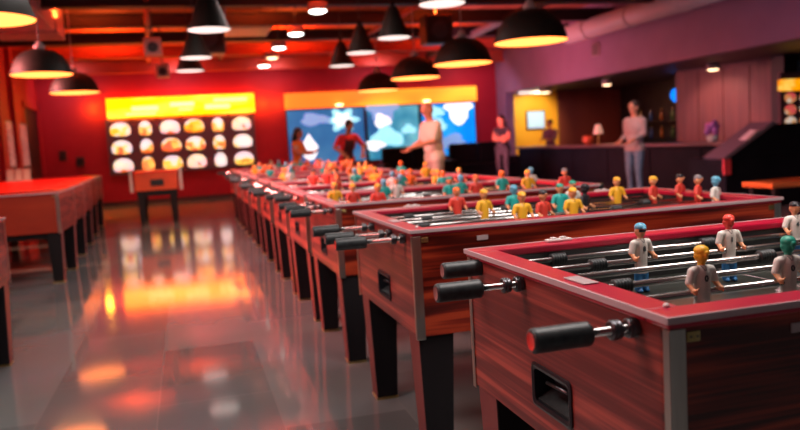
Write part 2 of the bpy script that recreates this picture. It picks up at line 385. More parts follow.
# ------------------------------------------------------------------ menu board and screens on the back wall
def sign_mat(name, c0, c1, st, sc, strength):
    m = mat(name, c0, .4)
    n, l, b = nodes(m); tc = n.new('ShaderNodeTexCoord'); mp = n.new('ShaderNodeMapping'); mp.inputs['Scale'].default_value = st
    nz = n.new('ShaderNodeTexNoise'); nz.inputs['Scale'].default_value = sc; nz.inputs['Detail'].default_value = 1
    l.new(tc.outputs['Object'], mp.inputs[0]); l.new(mp.outputs[0], nz.inputs['Vector'])
    r = ramp(n, [(.45, c0), (.62, c1)]); l.new(nz.outputs['Fac'], r.inputs[0])
    l.new(r.outputs[0], b.inputs['Emission Color']); b.inputs['Emission Strength'].default_value = strength
    l.new(r.outputs[0], b.inputs['Base Color'])
    return m
M['sign_yellow'] = sign_mat('yellow_lightbox', (1, .115, .0), (1, .16, .008), (.8, 1, 4), 1.6, 9.5)
M['band_orange'] = sign_mat('orange_lightbox', (.9, .16, .015), (1, .45, .03), (.5, 1, 1), .8, 1.5)
mb_ = thing('menu_board', 'wide menu board of eighteen glowing food pictures under a yellow light box', 'menu board', (0, YB, 0))
MB().box(-1.87, 1.87, -.1, 0, .78, 2.22, 'board', .01).build('backing_panel', mb_)
sg = MB().box(-1.8, 1.9, -.2, 0, 2.23, 2.72, 'sign_yellow', .012).build('light_box', mb_); sg['label'] = 'glowing yellow light box'
# lighter lettering bars glowing on the light box
M['sign_letter'] = mat('pale_sign_letters', (1, .9, .5), .4, emit=(1, .3, .07), es=6)
sl = MB()
for (x0, x1, z0, z1) in [(-1.2, -.55, 2.38, 2.50), (-1.35, -.62, 2.28, 2.33), (-.25, .35, 2.46, 2.56), (-.05, .3, 2.36, 2.40), (.62, 1.25, 2.36, 2.47), (.85, 1.7, 2.54, 2.62)]:
    sl.box(x0, x1, -.212, -.2, z0, z1, 'sign_letter', .004)
sl.build('lettering', mb_)
foods = [((1, .78, .7), (1, .5, .02)), ((.95, .1, .06), (1, .75, .1)), ((.95, .9, .8), (1, .35, .1)), ((.85, .75, .8), (1, .7, .1)), ((1, .95, .6), (.85, .75, .9)), ((.9, .95, .8), (1, .15, .08))]
for c in range(6):
    for r_ in range(3):
        cx = -1.83 + (c + .5) * .61; cz = 2.17 - (r_ + .5) * .46
        k = foods[(c * 2 + r_ * 5 + (c * r_) % 3) % 6]
        mm = noisy('food_picture_%d_%d' % (c, r_), [(.30, k[0]), (.41, (.78, .74, .88)), (.50, (1, .9, .7)), (.57, (1, .72, .08)), (.64, k[1]), (.76, (.85, .16, .02))], 3.0 + (c + r_) % 3, (1, 1, 1.3), .5, detail=1, emit=1.0)
        n_, l_, b_ = nodes(mm)
        nz_ = [q for q in n_ if q.type == 'TEX_NOISE'][0]; rp_ = [q for q in n_ if q.type == 'VALTORGB'][0]; tc_ = [q for q in n_ if q.type == 'TEX_COORD'][0]
        sp_ = n_.new('ShaderNodeSeparateXYZ'); ma_ = n_.new('ShaderNodeMath'); ma_.operation = 'MULTIPLY_ADD'; ma_.inputs[1].default_value = -.75
        l_.new(tc_.outputs['Object'], sp_.inputs[0]); l_.new(sp_.outputs['Z'], ma_.inputs[0]); l_.new(nz_.outputs['Fac'], ma_.inputs[2]); l_.new(ma_.outputs[0], rp_.inputs[0])
        pts = []
        w, h = .245, .17
        for q in range(24):
            a = 2 * PI * q / 24; ca, sa = math.cos(a), math.sin(a)
            e = .55 if sa < 0 else .95
            pts.append((w * math.copysign(abs(ca) ** e, ca), (h * 1.15 if sa > 0 else h * .85) * math.copysign(abs(sa) ** e, sa) - .02))
        if c in (1, 4): pts = [(x * .62, y * 1.05) for x, y in pts]
        mt = Matrix.Rotation(PI / 2, 4, 'X')
        o = MB().prism(pts, .1, .115, mm, mt).build('menu_picture', mb_, (cx, 0, cz))
    MB().box(-1.8 + c * .61, -1.8 + c * .61 + .52, -.112, -.1, 2.165, 2.2, 'offwhite').build('menu_heading', mb_)
# downlit screens
def screen_mat(name, stops, sc, es):
    return noisy(name, stops, sc, (1, 1, 1), .3, detail=2, emit=es)
M['scr1'] = screen_mat('screen_blue_dusk', [(.25, (.01, .07, .26)), (.55, (.03, .16, .38)), (.85, (.10, .32, .5))], .8, .9)
M['scr2'] = screen_mat('screen_teal_clouds', [(.3, (.02, .10, .3)), (.5, (.03, .26, .42)), (.75, (.2, .62, .7))], 1.0, .9)
M['scr3'] = screen_mat('screen_bright_blue', [(.25, (.0, .12, .7)), (.55, (.0, .3, .92)), (.85, (.05, .5, 1))], .8, 1.0)
M['scr_white'] = mat('screen_white_shape', (.9, .95, 1), .4, emit=(.85, .95, 1), es=1.3)
M['scr_cyan'] = mat('screen_cyan_shape', (.4, .9, 1), .4, emit=(.3, .85, 1), es=1.1)
M['scr_pale'] = mat('screen_pale_blue_shape', (.4, .6, .9), .4, emit=(.12, .32, .65), es=1.)
def poly(n, fn): return [fn(2 * PI * k / n) for k in range(n)]
def flower(a, r=.27): q = r * (1 + .28 * math.cos(6 * a)); return (q * math.cos(a) * 1.15, q * math.sin(a) * .8)
def blob(a, r=.3, sx=1.5, sd=1): q = r * (1 + .18 * math.sin(3 * a + sd) + .1 * math.sin(5 * a + 2 * sd)); return (q * math.cos(a) * sx, q * math.sin(a) * .8)
shield = [(-.42, .22), (-.36, .33), (.36, .33), (.42, .22), (.26, .12), (.24, -.08), (.12, -.24), (0, -.3), (-.12, -.24), (-.24, -.08), (-.26, .12)]
diamond = [(0, .36), (.1, .2), (.24, 0), (.2, -.2), (.08, -.36), (-.08, -.36), (-.2, -.2), (-.24, 0), (-.1, .2)]
sx = [(2.72, 4.90), (4.94, 6.49), (6.53, 8.19)]
shapes = [
    [('scr_cyan', poly(36, lambda a: flower(a, .34)), 4.27, 1.9), ('scr_white', poly(36, lambda a: flower(a, .2)), 4.27, 1.9), ('scr_white', diamond, 3.3, 1.22), ('scr_pale', poly(24, lambda a: blob(a, .2, 2., 2)), 3.5, 1.95)],
    [('scr_pale', [(x * 1.2, y) for x, y in shield], 5.42, 1.95), ('scr_white', poly(24, lambda a: blob(a, .23, 1, 2)), 5.4, 1.82), ('scr_cyan', poly(24, lambda a: blob(a, .34, 1.4, 3)), 5.5, 1.35), ('scr_white', poly(24, lambda a: blob(a, .17, 1.5, 1)), 5.15, 1.15), ('scr_cyan', poly(24, lambda a: blob(a, .15, 1.4, 3)), 6.15, 1.55)],
    [('scr_white', [(x * 1.1 + .02, y) for x, y in shield], 7.65, 1.88), ('scr_cyan', poly(24, lambda a: blob(a, .2, 1.3, 2)), 6.95, 2.0), ('scr_cyan', poly(24, lambda a: blob(a, .22, 1.6, 4)), 6.95, 1.62), ('scr_pale', poly(24, lambda a: blob(a, .28, 1.7, 4)), 7.4, 1.1), ('scr_white', poly(24, lambda a: blob(a, .12, 1.7, 1)), 7.75, .98)],
]
for k, (x0, x1) in enumerate(sx):
    t = thing('wall_screen', ['left wall screen, dusky blue with a white flower shape', 'middle wall screen with teal clouds and a pale blue shield', 'right wall screen, bright blue with a white shield'][k], 'screen', ((x0 + x1) / 2, YB, .72), 0, 'large video screens on the back wall')
    w = (x1 - x0) / 2
    MB().box(-w, w, -.08, 0, 0, 1.53, 'black', .006).build('bezel', t)
    MB().box(-w + .03, w - .03, -.086, -.08, .03, 1.5, 'scr%d' % (k + 1)).build('display', t)
    for q, (mm, pts, cx, cz) in enumerate(shapes[k]):
        o = MB().prism(pts, .087 + q * .002, .089 + q * .002, mm, Matrix.Rotation(PI / 2, 4, 'X')).build('picture_shape', t, (cx - (x0 + x1) / 2, 0, cz - .72))
band = thing('light_band', 'long orange light box band above the blue wall screens', 'light box', (5.47, YB, 2.26))
MB().box(-2.75, 2.75, -.18, 0, 0, .42, 'band_orange', .01).build('light_box', band)
for x in (-1.3, 1.2):
    MB().lathe([(0, -.0), (.1, .01), (.11, .04), (0, .06)], mat('band_bulb', (1, .9, .6), .4, emit=(1, .8, .35), es=5), seg=16).build('bulb', band, (x, -.26, .02))

# posters on the left wall
for (y0, y1, lb, sd) in [(16.95, 17.6, 'narrow framed poster nearest the left picture edge, with red and white pictures', 1), (18.2, 19.1, 'framed poster between the pilaster and the dark doorway', 5)]:
    t = thing('poster', lb, 'poster', (XL, (y0 + y1) / 2, 1.12), 0, 'framed posters on the left wall')
    w = (y1 - y0) / 2
    MB().box(0, .03, -w, w, 0, 1.0, 'black', .004).build('frame', t)
    MB().box(.03, .036, -w + .04, w - .04, .04, .96, noisy('poster_print_%d' % sd, [(.38, (.08, .03, .05)), (.48, (.75, .68, .66)), (.56, (.5, .08, .06)), (.64, (.12, .2, .28))], 5, (1, 1.5, 2.4), .35, detail=2, emit=.2)).build('print', t)  # print given a faint glow to brighten it
    add_light('SPOT', (XL + .55, (y0 + y1) / 2, 3.3), 260, (1, .5, .06), .1, (0, R(-22), 0), spot=75)
sw = thing('wall_switch', 'small dark switch box on the red back wall left of the menu board', 'switch', (-2.95, YB, 1.35))
MB().box(-.09, .09, -.04, 0, -.13, .13, 'skirting', .01).build('plate', sw)
MB().box(-.03, .03, -.055, -.04, -.04, .04, 'black', .004).build('rocker', sw)
fb = thing('wall_box', 'small dark red box low on the back wall right of the switch', 'box', (-2.55, YB, 1.18))
MB().box(-.1, .1, -.07, 0, -.12, .12, 'skirting', .015).build('housing', fb)
MB().box(-.06, .06, -.08, -.07, -.03, .07, 'black', .004).build('cover', fb)
vt = thing('wall_vent', 'small grey vent high on the mauve wall', 'vent', (XR, 15.3, 2.98))
MB().box(-.03, 0, -.16, .16, -.14, .14, 'duct', .006).build('frame', vt)
for k in range(5): MB().box(-.04, -.03, -.13, .13, -.11 + k * .05, -.08 + k * .05, 'steel_dark').build('slat', vt)

# ------------------------------------------------------------------ foosball tables
W, D, TH = 1.6, .96, .9           # width along the rods, depth, height
ZR = .86                          # rod height
ROD_Y = [.10, .29, .44, .59, .72, .87]
Z0 = .505
RW = .065                         # rim width
def table_meshes():
    ms = {}
    w, d = W / 2, D
    c = MB()
    t = .028
    c.box(-w, w, 0, t, Z0, TH - .022, 'wood').box(-w, w, d - t, d, Z0, TH - .022, 'wood')
    c.box(w - t, w, t, d - t, Z0, TH - .022, 'wood_side')
    c.box(-w, -w + t, t, .36, Z0, TH - .022, 'wood_side').box(-w, -w + t, .55, d - t, Z0, TH - .022, 'wood_side')
    c.box(-w, -w + t, .36, .55, Z0, .575, 'wood_side').box(-w, -w + t, .36, .55, .675, TH - .022, 'wood_side')
    c.box(-w + t, w - t, t, d - t, Z0 + .01, Z0 + .03, 'inner')
    c.box(-w + t, -w + RW - .006, t, d - t, .72, TH - .022, 'inner').box(w - RW + .006, w - t, t, d - t, Z0 + .03, TH - .022, 'inner')
    c.box(-w + t, w - t, t, RW - .006, Z0 + .03, TH - .022, 'inner').box(-w + t, w - t, d - RW + .006, d - t, Z0 + .03, TH - .022, 'inner')
    ms['cabinet'] = c.mesh('cabinet')
    r = MB()
    e = .006; z0, z1 = TH - .022, TH
    r.box(-w - e, w + e, -e, RW, z0, z1, 'rim', .005).box(-w - e, w + e, d - RW, d + e, z0, z1, 'rim', .005)
    r.box(-w - e, -w + RW, RW, d - RW, z0, z1 - .0004, 'rim', .004).box(w - RW, w + e, RW, d - RW, z0, z1 - .0004, 'rim', .004)
    ms['rim'] = r.mesh('top_rim')
    b = MB(); e2 = .0105; za, zb = TH - .012, TH + .0006
    b.box(-w - e2, w + e2, -e2, -e, za, zb, 'rim_edge', .0012).box(-w - e2, w + e2, d + e, d + e2, za, zb, 'rim_edge', .0012)
    b.box(-w - e2, -w - e, -e, d + e, za, zb, 'rim_edge').box(w + e, w + e2, -e, d + e, za, zb, 'rim_edge')
    ms['edge'] = b.mesh('edge_banding')
    f = MB().box(-w + RW - .006, w - RW + .006, RW - .006, d - RW + .006, .755, .77, 'field')
    fl = MB()
    for x in (-.55, 0, .55): fl.box(x - .003, x + .003, RW, d - RW, .77, .7706, 'rim_edge')
    for k in range(24):
        a = 2 * PI * k / 24
        fl.box(-.0 + .11 * math.cos(a) - .008, .11 * math.cos(a) + .008, D / 2 + .11 * math.sin(a) - .008, D / 2 + .11 * math.sin(a) + .008, .77, .7706, 'rim_edge')
    ms['field'] = f.mesh('playfield'); ms['lines'] = fl.mesh('field_marking')
    p = MB()
    s_ = .003; wd = .03
    p.box(-s_, wd, -s_, 0, Z0 - .012, TH - .024, 'silver', .0012).box(-s_, 0, -s_, wd * .55, Z0 - .012, TH - .024, 'silver', .0012)
    ms['post'] = p.mesh('corner_post')
    p = MB().box(0, .026, -.004, 0, -.018, 0, 'brass', .001)
    for (x, z) in ((.02, -.009), (.007, -.009)): p.cone((x, -.0052, z), (x, -.0035, z), .002, .002, 'steel_dark', 10)
    ms['bracket'] = p.mesh('corner_bracket')
    # leg: tapered, black front faces, red sheen coloured into the outer side
    lg = MB(); a, bb = .068, .05
    lg.hexa([(-bb, -bb, .012), (bb, -bb, .012), (bb, bb, .012), (-bb, bb, .012)], [(-a, -a, Z0), (a, -a, Z0), (a, a, Z0), (-a, a, Z0)], 'leg')
    i = lg.mi('leg_side')
    for f_ in lg.bm.faces:
        f_.normal_update()
        if abs(f_.normal.x) > .9: f_.material_index = i
    bmesh.ops.bevel(lg.bm, geom=list(lg.bm.edges), offset=.003, segments=1, affect='EDGES')
    ms['leg'] = lg.mesh('leg')
    ms['foot'] = MB().box(-.052, .052, -.052, .052, 0, .012, 'brass', .002).mesh('foot_cap')
    ap = MB().box(-w + .13, w - .13, .03, .06, Z0 - .06, Z0, 'leg', .003)
    ms['apron'] = ap.mesh('apron')
    # ball return on the left end: frame ring, hollow, bar
    q = MB(); y0, y1, z0, z1 = .362, .548, .577, .673; x = -w
    def rr(y0, y1, z0, z1, r):
        out = []
        for (cy, cz, a0) in ((y1 - r, z1 - r, 0), (y0 + r, z1 - r, 90), (y0 + r, z0 + r, 180), (y1 - r, z0 + r, 270)):
            for k in range(6): a = R(a0 + k * 18); out.append((cy + r * math.cos(a), cz + r * math.sin(a)))
        return out
    o1, i1 = rr(y0 - .006, y1 + .006, z0 - .006, z1 + .006, .016), rr(y0 + .008, y1 - .008, z0 + .008, z1 - .008, .012)
    nn = len(o1)
    lay = [[q.bm.verts.new((xx, a, b_)) for a, b_ in pts] for xx, pts in ((x, o1), (x - .004, o1), (x - .006, rr(y0, y1, z0, z1, .014)), (x - .003, i1), (x + .05, i1))]
    for A_, B_ in zip(lay, lay[1:]):
        for k in range(nn): q.bm.faces.new((A_[k], A_[(k + 1) % nn], B_[(k + 1) % nn], B_[k])).material_index = q.mi('pocket')
    q.bm.faces.new(lay[-1])
    ms['return'] = q.mesh('ball_return')
    q = MB().hexa([(x + .004, y0 + .012, z0 + .009), (x + .048, y0 + .012, z0 + .009), (x + .048, y1 - .012, z0 + .009), (x + .004, y1 - .012, z0 + .009)],
                  [(x + .004, y0 + .012, z0 + .013), (x + .048, y0 + .012, z0 + .035), (x + .048, y1 - .012, z0 + .035), (x + .004, y1 - .012, z0 + .013)], 'rubber')
    q.tube((x + .01, y0 + .03, z1 - .03), (x + .01, y1 - .05, z1 - .036), .0045, 'steel_dark', 10)
    ms['flap'] = q.mesh('return_flap')
    q = MB().box(-.04, .04, -.012, .014, 0, .008, 'offwhite', .003).box(-.025, -.01, -.008, .01, .008, .013, 'offwhite', .002).box(.006, .022, -.008, .01, .008, .013, 'offwhite', .002)
    ms['clip'] = q.mesh('rim_clip')
    ms['stud'] = MB().ball((0, 0, .003), .0065, 'offwhite', (1, 1, .8)).mesh('corner_stud')
    ms['plate'] = MB().box(-.018, .018, -.045, .045, 0, .003, 'duct', .001).mesh('rim_plate')
    ms['nameplate'] = MB().box(-.022, .022, -.003, 0, -.009, .009, 'duct', .001).mesh('name_plate')
    # handle pointing -X, origin at its inner end
    def handle(endm):
        h = MB(); mt = Matrix.Rotation(-PI / 2, 4, 'Y')
        prof = [(0, 0), (.019, 0), (.0222, .003), (.0228, .008)]
        for k in range(24):
            z = .011 + k * .004; prof += [(.0228, z), (.02255, z + .001), (.0228, z + .002)]
        prof += [(.0228, .109), (.021, .114), (.0165, .1155)]
        h.lathe(prof, 'rubber', seg=28, axis=mt)
        h.lathe([(.0165, .1155), (.0155, .1145), (.0, .1145)], endm, seg=28, axis=mt)
        return h.mesh('handle')
    ms['handle'] = handle(mat('red_handle_cap', (.8, .05, .04), .35)); ms['handle_grey'] = handle(mat('dull_handle_cap', (.3, .13, .12), .5))
    c_ = MB(); mt = Matrix.Rotation(PI / 2, 4, 'Y')
    c_.lathe([(.009, -.01), (.017, -.01), (.019, -.006), (.014, -.004), (.019, -.001), (.019, .002), (.014, .004), (.018, .007), (.017, .01), (.009, .01)], 'steel_dark', seg=24, axis=mt)
    ms['collar'] = c_.mesh('collar')
    bm_ = MB()
    pr = [(.008, -.03)]
    for k in range(6):
        z = -.03 + k * .01; pr += [(.0195, z + .001), (.0205, z + .004), (.0195, z + .006), (.014, z + .008)]
    pr += [(.014, .03), (.008, .03)]
    bm_.lathe(pr, 'rubber', seg=20, axis=mt)
    ms['bumper'] = bm_.mesh('bumper')
    return ms
TM = table_meshes()

# ---- little player figures: one continuous shell from smooth capsules, voxel remeshed
def capsule(bm, a, b, r0, r1, flat=1., seg=14):
    a = Vector(a); b = Vector(b); d = b - a; Ln = max(d.length, 1e-5)
    q = d.to_track_quat('Z', 'Y').to_matrix().to_4x4(); n = 6
    prof = [(r0 * math.cos(t), r0 * math.sin(t)) for t in [-PI / 2 + PI / 2 * k / n for k in range(n)]] + [(r0, 0)]
    prof += [(r1, Ln)] + [(r1 * math.cos(t), Ln + r1 * math.sin(t)) for t in [PI / 2 * k / n for k in range(1, n + 1)]]
    rings = []
    for r, z in prof:
        r = max(r, 1e-5)
        ring = [bm.verts.new(Vector((r * math.cos(2 * PI * k / seg), r * math.sin(2 * PI * k / seg), z))) for k in range(seg)]
        rings.append(ring)
    for A_, B_ in zip(rings, rings[1:]):
        for k in range(seg): bm.faces.new((A_[k], A_[(k + 1) % seg], B_[(k + 1) % seg], B_[k]))
    bm.faces.new(rings[0][::-1]); bm.faces.new(rings[-1])
    vs = [v for r in rings for v in r]
    mt = Matrix.Translation(a) @ q
    for v in vs:
        v.co = mt @ v.co
        if flat != 1.: v.co.y = a.y + (v.co.y - a.y) * flat
def ell(bm, c, rad, rot=None):
    o = bmesh.ops.create_uvsphere(bm, u_segments=20, v_segments=14, radius=1)
    mt = Matrix.Translation(c) @ (rot.to_4x4() if rot else Matrix.Identity(4)) @ Matrix.Diagonal((*rad, 1))
    bmesh.ops.transform(bm, matrix=mt, verts=o['verts'])
def remesh(bm, vox, smooth=3):
    me = bpy.data.meshes.new('tmp'); bmesh.ops.recalc_face_normals(bm, faces=bm.faces); bm.to_mesh(me); bm.free()
    o = bpy.data.objects.new('tmp', me); COL.objects.link(o)
    m = o.modifiers.new('r', 'REMESH'); m.mode = 'VOXEL'; m.voxel_size = vox; m.use_smooth_shade = True
    s = o.modifiers.new('s', 'SMOOTH'); s.iterations = smooth; s.factor = .5
    dg = bpy.context.evaluated_depsgraph_get()
    r = bpy.data.meshes.new_from_object(o.evaluated_get(dg))
    bpy.data.objects.remove(o); bpy.data.meshes.remove(me)
    for p in r.polygons: p.use_smooth = True
    return r

def figure_shell(vox, pose=0):
    bm = bmesh.new()
    ell(bm, (0, 0, .068), (.0135, .0145, .0178))                       # head
    ell(bm, (0, -.0145, .0655), (.0026, .003, .0036))                  # nose
    for s in (-1, 1): ell(bm, (s * .0138, .001, .066), (.002, .0035, .005))   # ears
    capsule(bm, (0, 0, .04), (0, 0, .056), .0075, .007)                # neck
    ell(bm, (0, -.001, .0765), (.0146, .0156, .0115))                  # cap
    capsule(bm, (0, -.012, .0735), (0, -.0165, .0728), .0068, .006, .8)  # cap brim
    capsule(bm, (-.017, 0, .037), (.017, 0, .037), .0105, .0105, .9)   # shoulders
    capsule(bm, (0, 0, .03), (0, 0, -.03), .0195, .0165, .72)          # torso
    capsule(bm, (0, 0, -.025), (0, 0, -.034), .0175, .0185, .78)         # hem
    for s in (-1, 1):
        capsule(bm, (s * .0225, 0, .037), (s * .0305, -.001, .017), .0088, .0078)      # sleeve
        capsule(bm, (s * .0305, -.001, .014), (s * .0315, -.014, .003), .0058, .0046)  # forearm
        ell(bm, (s * .031, -.0175, .0015), (.0058, .0062, .0055))                      # fist
        capsule(bm, (s * .027, -.0205, .004), (s * .0245, -.021, .007), .002, .0018)   # thumb
        for k in range(4): capsule(bm, (s * .034, -.018 - .0006 * k, .0045 - k * .0026), (s * .0305, -.0232, .0045 - k * .0026), .0018, .0016)
        capsule(bm, (s * .0095, 0, -.036), (s * .0102, 0, -.076), .0105, .0098)        # leg
        capsule(bm, (s * .0102, .001, -.080), (s * .0102, -.009, -.082), .0072, .0058)  # boot
    return remesh(bm, vox, 2)
SHELL_HI = figure_shell(.00095); SHELL_LO = figure_shell(.0021)
def figure(shell, cap, shirt, pants, arm='skin', face='skin', number=None, visor=None, name='player', sleeve=True):
    me = shell.copy(); me.name = name
    me.materials.clear()
    ms = [cap, face, shirt, arm, pants, 'blackcap', visor or face]
    for k in ms: me.materials.append(M[k])
    for p in me.polygons:
        c = p.center
        if c.z > .0735 or (c.z > .068 and c.y > .003) : i = 0
        elif c.z > .0655 and c.z < .0725 and c.y < -.008 and visor and abs(c.x) < .012: i = 6
        elif c.z > .049: i = 1
        elif abs(c.x) > .0235 and c.z < .014: i = 3
        elif c.z < -.0845: i = 5
        elif c.z < -.038: i = 4
        elif .038 < c.z < .0475 and c.y < 0 and abs(abs(c.x) - (c.z - .037) * .55) < .0009: i = 5
        else: i = 2
        p.material_index = i
    if number:
        cu = bpy.data.curves.new('n', 'FONT'); cu.body = number; cu.size = .017; cu.extrude = .0006; cu.align_x = 'CENTER'; cu.offset = .0005
        to = bpy.data.objects.new('n', cu); COL.objects.link(to)
        tm = bpy.data.meshes.new_from_object(to.evaluated_get(bpy.context.evaluated_depsgraph_get()))
        bpy.data.objects.remove(to)
        bm = bmesh.new(); bm.from_mesh(me); n0 = len(bm.verts)
        f0 = len(bm.faces); bm.from_mesh(tm); bm.verts.ensure_lookup_table(); bm.faces.ensure_lookup_table()
        mt = Matrix.Translation((0.0, -.0148, .0175)) @ Matrix.Rotation(PI / 2 - .06, 4, 'X')
        for v in bm.verts[n0:]: v.co = mt @ v.co
        for f_ in bm.faces[f0:]: f_.material_index = 7
        bm.to_mesh(me); bm.free(); me.materials.append(M['numeral'])
    return me
HI = {
    'blue': figure(SHELL_HI, 'bluecap', 'white_shirt', 'bluepants', number='8', visor='blackcap'),
    'red': figure(SHELL_HI, 'redcap', 'white_shirt', 'bluepants', face='redcap', number='1'),
    'yellow': figure(SHELL_HI, 'yellowcap', 'white_shirt', 'white_shirt', face='yellowcap', number='0'),
    'green': figure(SHELL_HI, 'tealcap', 'white_shirt', 'bluepants', face='tealcap', number='0'),
    'black': figure(SHELL_HI, 'blackcap', 'white_shirt', 'bluepants', number='4'),
}
LO = {
    'r': figure(SHELL_LO, 'orange', 'redcap', 'redcap'), 'ro': figure(SHELL_LO, 'yellowcap', 'redcap', 'white_shirt'),
    'rb': figure(SHELL_LO, 'blackcap', 'redcap', 'white_shirt'), 'rg': figure(SHELL_LO, 'greyhair', 'redcap', 'white_shirt'),
    'y': figure(SHELL_LO, 'yellowcap', 'yellowcap', 'yellowcap'), 'yb': figure(SHELL_LO, 'yellowcap', 'yellowcap', 'blackcap', face='skin'),
    't': figure(SHELL_LO, 'bluecap', 'teal', 'teal', face='bluecap'), 'tg': figure(SHELL_LO, 'tealcap', 'teal', 'teal'),
    'to': figure(SHELL_LO, 'orange', 'teal', 'teal', face='orange'), 'w': figure(SHELL_LO, 'greyhair', 'white_shirt', 'white_shirt'),
    'wb': figure(SHELL_LO, 'bluecap', 'white_shirt', 'white_shirt', face='bluecap'), 'wg': figure(SHELL_LO, 'tealcap', 'white_shirt', 'white_shirt'),
    'o': figure(SHELL_LO, 'orange', 'orange', 'redcap'), 'k': figure(SHELL_LO, 'blackcap', 'blackcap', 'blackcap', face='blackcap'),
}

def foosball_table(x0, y0, label, handles, players, hi=False, scale=(1, 1, 1), rz=0, cover=None, ps=1.1, group='redwood foosball tables in the long row'):
    """x0, y0: the near left corner; handles: {rod: how far the handle tip stands out}; players: [(rod, local x, key, turn)]"""
    t = thing('foosball_table', label, 'foosball table', (x0 + W / 2 * scale[0], y0, 0), rz, group)
    t.scale = scale
    w = W / 2
    cb = link('cabinet', TM['cabinet'], t)
    if cover:
        for sl_ in cb.material_slots:
            if sl_.material == M['wood']: sl_.link = 'OBJECT'; sl_.material = M['red_dark']
    link('top_rim', TM['rim'], t); link('edge_banding', TM['edge'], t)
    if cover: cover(t)
    else: link('playfield', TM['field'], t); link('field_marking', TM['lines'], t)
    for (x, y, sx_, sy_) in ((-w, 0, 1, 1), (w, 0, -1, 1), (-w, D, 1, -1), (w, D, -1, -1)):
        o = link('corner_post', TM['post'], t, (x, y, 0)); o.scale = (sx_, sy_, 1)
    for sx_ in (1, -1):
        o = link('corner_bracket', TM['bracket'], t, (-sx_ * (w - .032), 0, TH - .03)); o.scale = (sx_, 1, 1)
    for (x, y) in ((-w + .075, .08), (w - .075, .08), (-w + .075, D - .08), (w - .075, D - .08)):
        lg = link('leg', TM['leg'], t, (x, y, 0)); link('foot_cap', TM['foot'], lg)
    link('ball_return', TM['return'], t); link('return_flap', TM['flap'], t)
    link('rim_clip', TM['clip'], t, (-w + .28, D - .02, TH)); link('rim_clip', TM['clip'], t, (w - .28, D - .02, TH))
    link('rim_plate', TM['plate'], t, (-w + RW / 2, .36, TH)); link('name_plate', TM['nameplate'], t, (-w + .27, 0, TH - .05)); link('corner_stud', TM['stud'], t, (-w + .036, .06, TH))
    if cover:
        link('apron', TM['apron'], t)
        return t
    for k, ry in enumerate(ROD_Y):
        left = k in handles
        s = handles.get(k, .2)
        # the rod, built from its handle end
        sgn = -1 if left else 1
        hx = sgn * (w + s - .1155)           # inner end of the handle
        other = -sgn * ((w + .03 + (.27 - s) * .25) if left else (w - .02))
        rod = MB().tube((hx + sgn * .02, 0, 0), (other, 0, 0), .0078, 'chrome', 16).build('rod', t, (0, ry, ZR))
        h = link('handle', TM['handle' if (left and k == 0) else 'handle_grey'], rod, (hx, 0, 0), None if left else (0, 0, PI))
        if left: link('collar', TM['collar'], rod, (-w - .012, 0, 0))
        link('collar', TM['collar'], rod, (w + .012, 0, 0))
        if left and s > .2: link('collar', TM['collar'], rod, (-w - .045, 0, 0))
        for bx in [(-.2, .4), (.05, .5), (-.62, .3), (-.09, .55), (-.52, .3), (-.56, -.06)][k]: link('bumper', TM['bumper'], rod, (bx, 0, 0)).scale = (.8, .85, .85)
        for (rk, px, key, turn) in players:
            if rk == k: link('player', (HI if hi else LO)[key], rod, (px, 0, .085 * (ps - 1) * .8), (turn[0], 0, turn[1]) if isinstance(turn, tuple) else (0, 0, turn)).scale = (ps, ps, ps)
    return t

XT = .767
# nearest table
foosball_table(XT, 1.11, 'nearest redwood foosball table with large white-shirted player figures, cut by the right edge',
               {0: .211, 3: .224, 5: .112},
               [(4, 1.18 - XT - .8, 'blue', .15), (4, 1.465 - XT - .8, 'red', -.1), (1, 1.05 - XT - .8, 'yellow', .05), (5, 1.83 - XT - .8, 'black', -.15), (1, 1.275 - XT - .8, 'green', -.05), (5, 1.93 - XT - .8, 'black', .1), (3, 1.9 - XT - .8, 'blue', 0)], hi=True)
P2 = [(5, 1.256, 'r', 0), (3, 1.285, 'y', .3), (4, 1.49, 't', 0), (1, 1.334, 'y', 0), (1, 1.43, 'rb', .4), (3, 1.664, 'tg', 0), (4, 1.80, 'wg', 0), (1, 1.569, 'y', 0), (2, 1.71, 'k', .6), (4, 2.043, 'yb', 0), (3, 2.16, 'ro', .6), (3, 2.31, 'rb', .5), (2, 2.30, 'rg', .7), (1, 2.28, 'wb', .5)]
P3 = [(3, .879, 'y', 0), (1, .929, 'ro', .3), (0, 1.032, 'ro', 0), (3, 1.194, 't', 0), (4, 1.312, 'w', 0), (1, 1.53, 'tg', 0), (2, 1.656, 't', .3), (1, 1.699, 'r', 0), (3, 2.0, 'to', 0), (2, 2.116, 'y', 0), (4, 2.27, 'wb', 0), (1, 2.30, 'rg', 0)]
foosball_table(XT, 2.64, 'second redwood foosball table from the front, long wood grain side and gilt corner in view',
               {0: .265, 1: .27, 3: .27}, [(a, x - XT - .8, k, r_) for a, x, k, r_ in P2], ps=1.25)
names_ = ['third foosball table from the front, directly behind the second', 'fourth foosball table from the front of the long row', 'fifth foosball table from the front of the long row',
          'sixth foosball table from the front of the long row', 'seventh foosball table from the front of the long row', 'eighth foosball table in the row, before the man in the white shirt',
          'ninth foosball table, second from the back end of the long row', 'tenth foosball table, the last one before the menu board wall']
keys = list(LO)
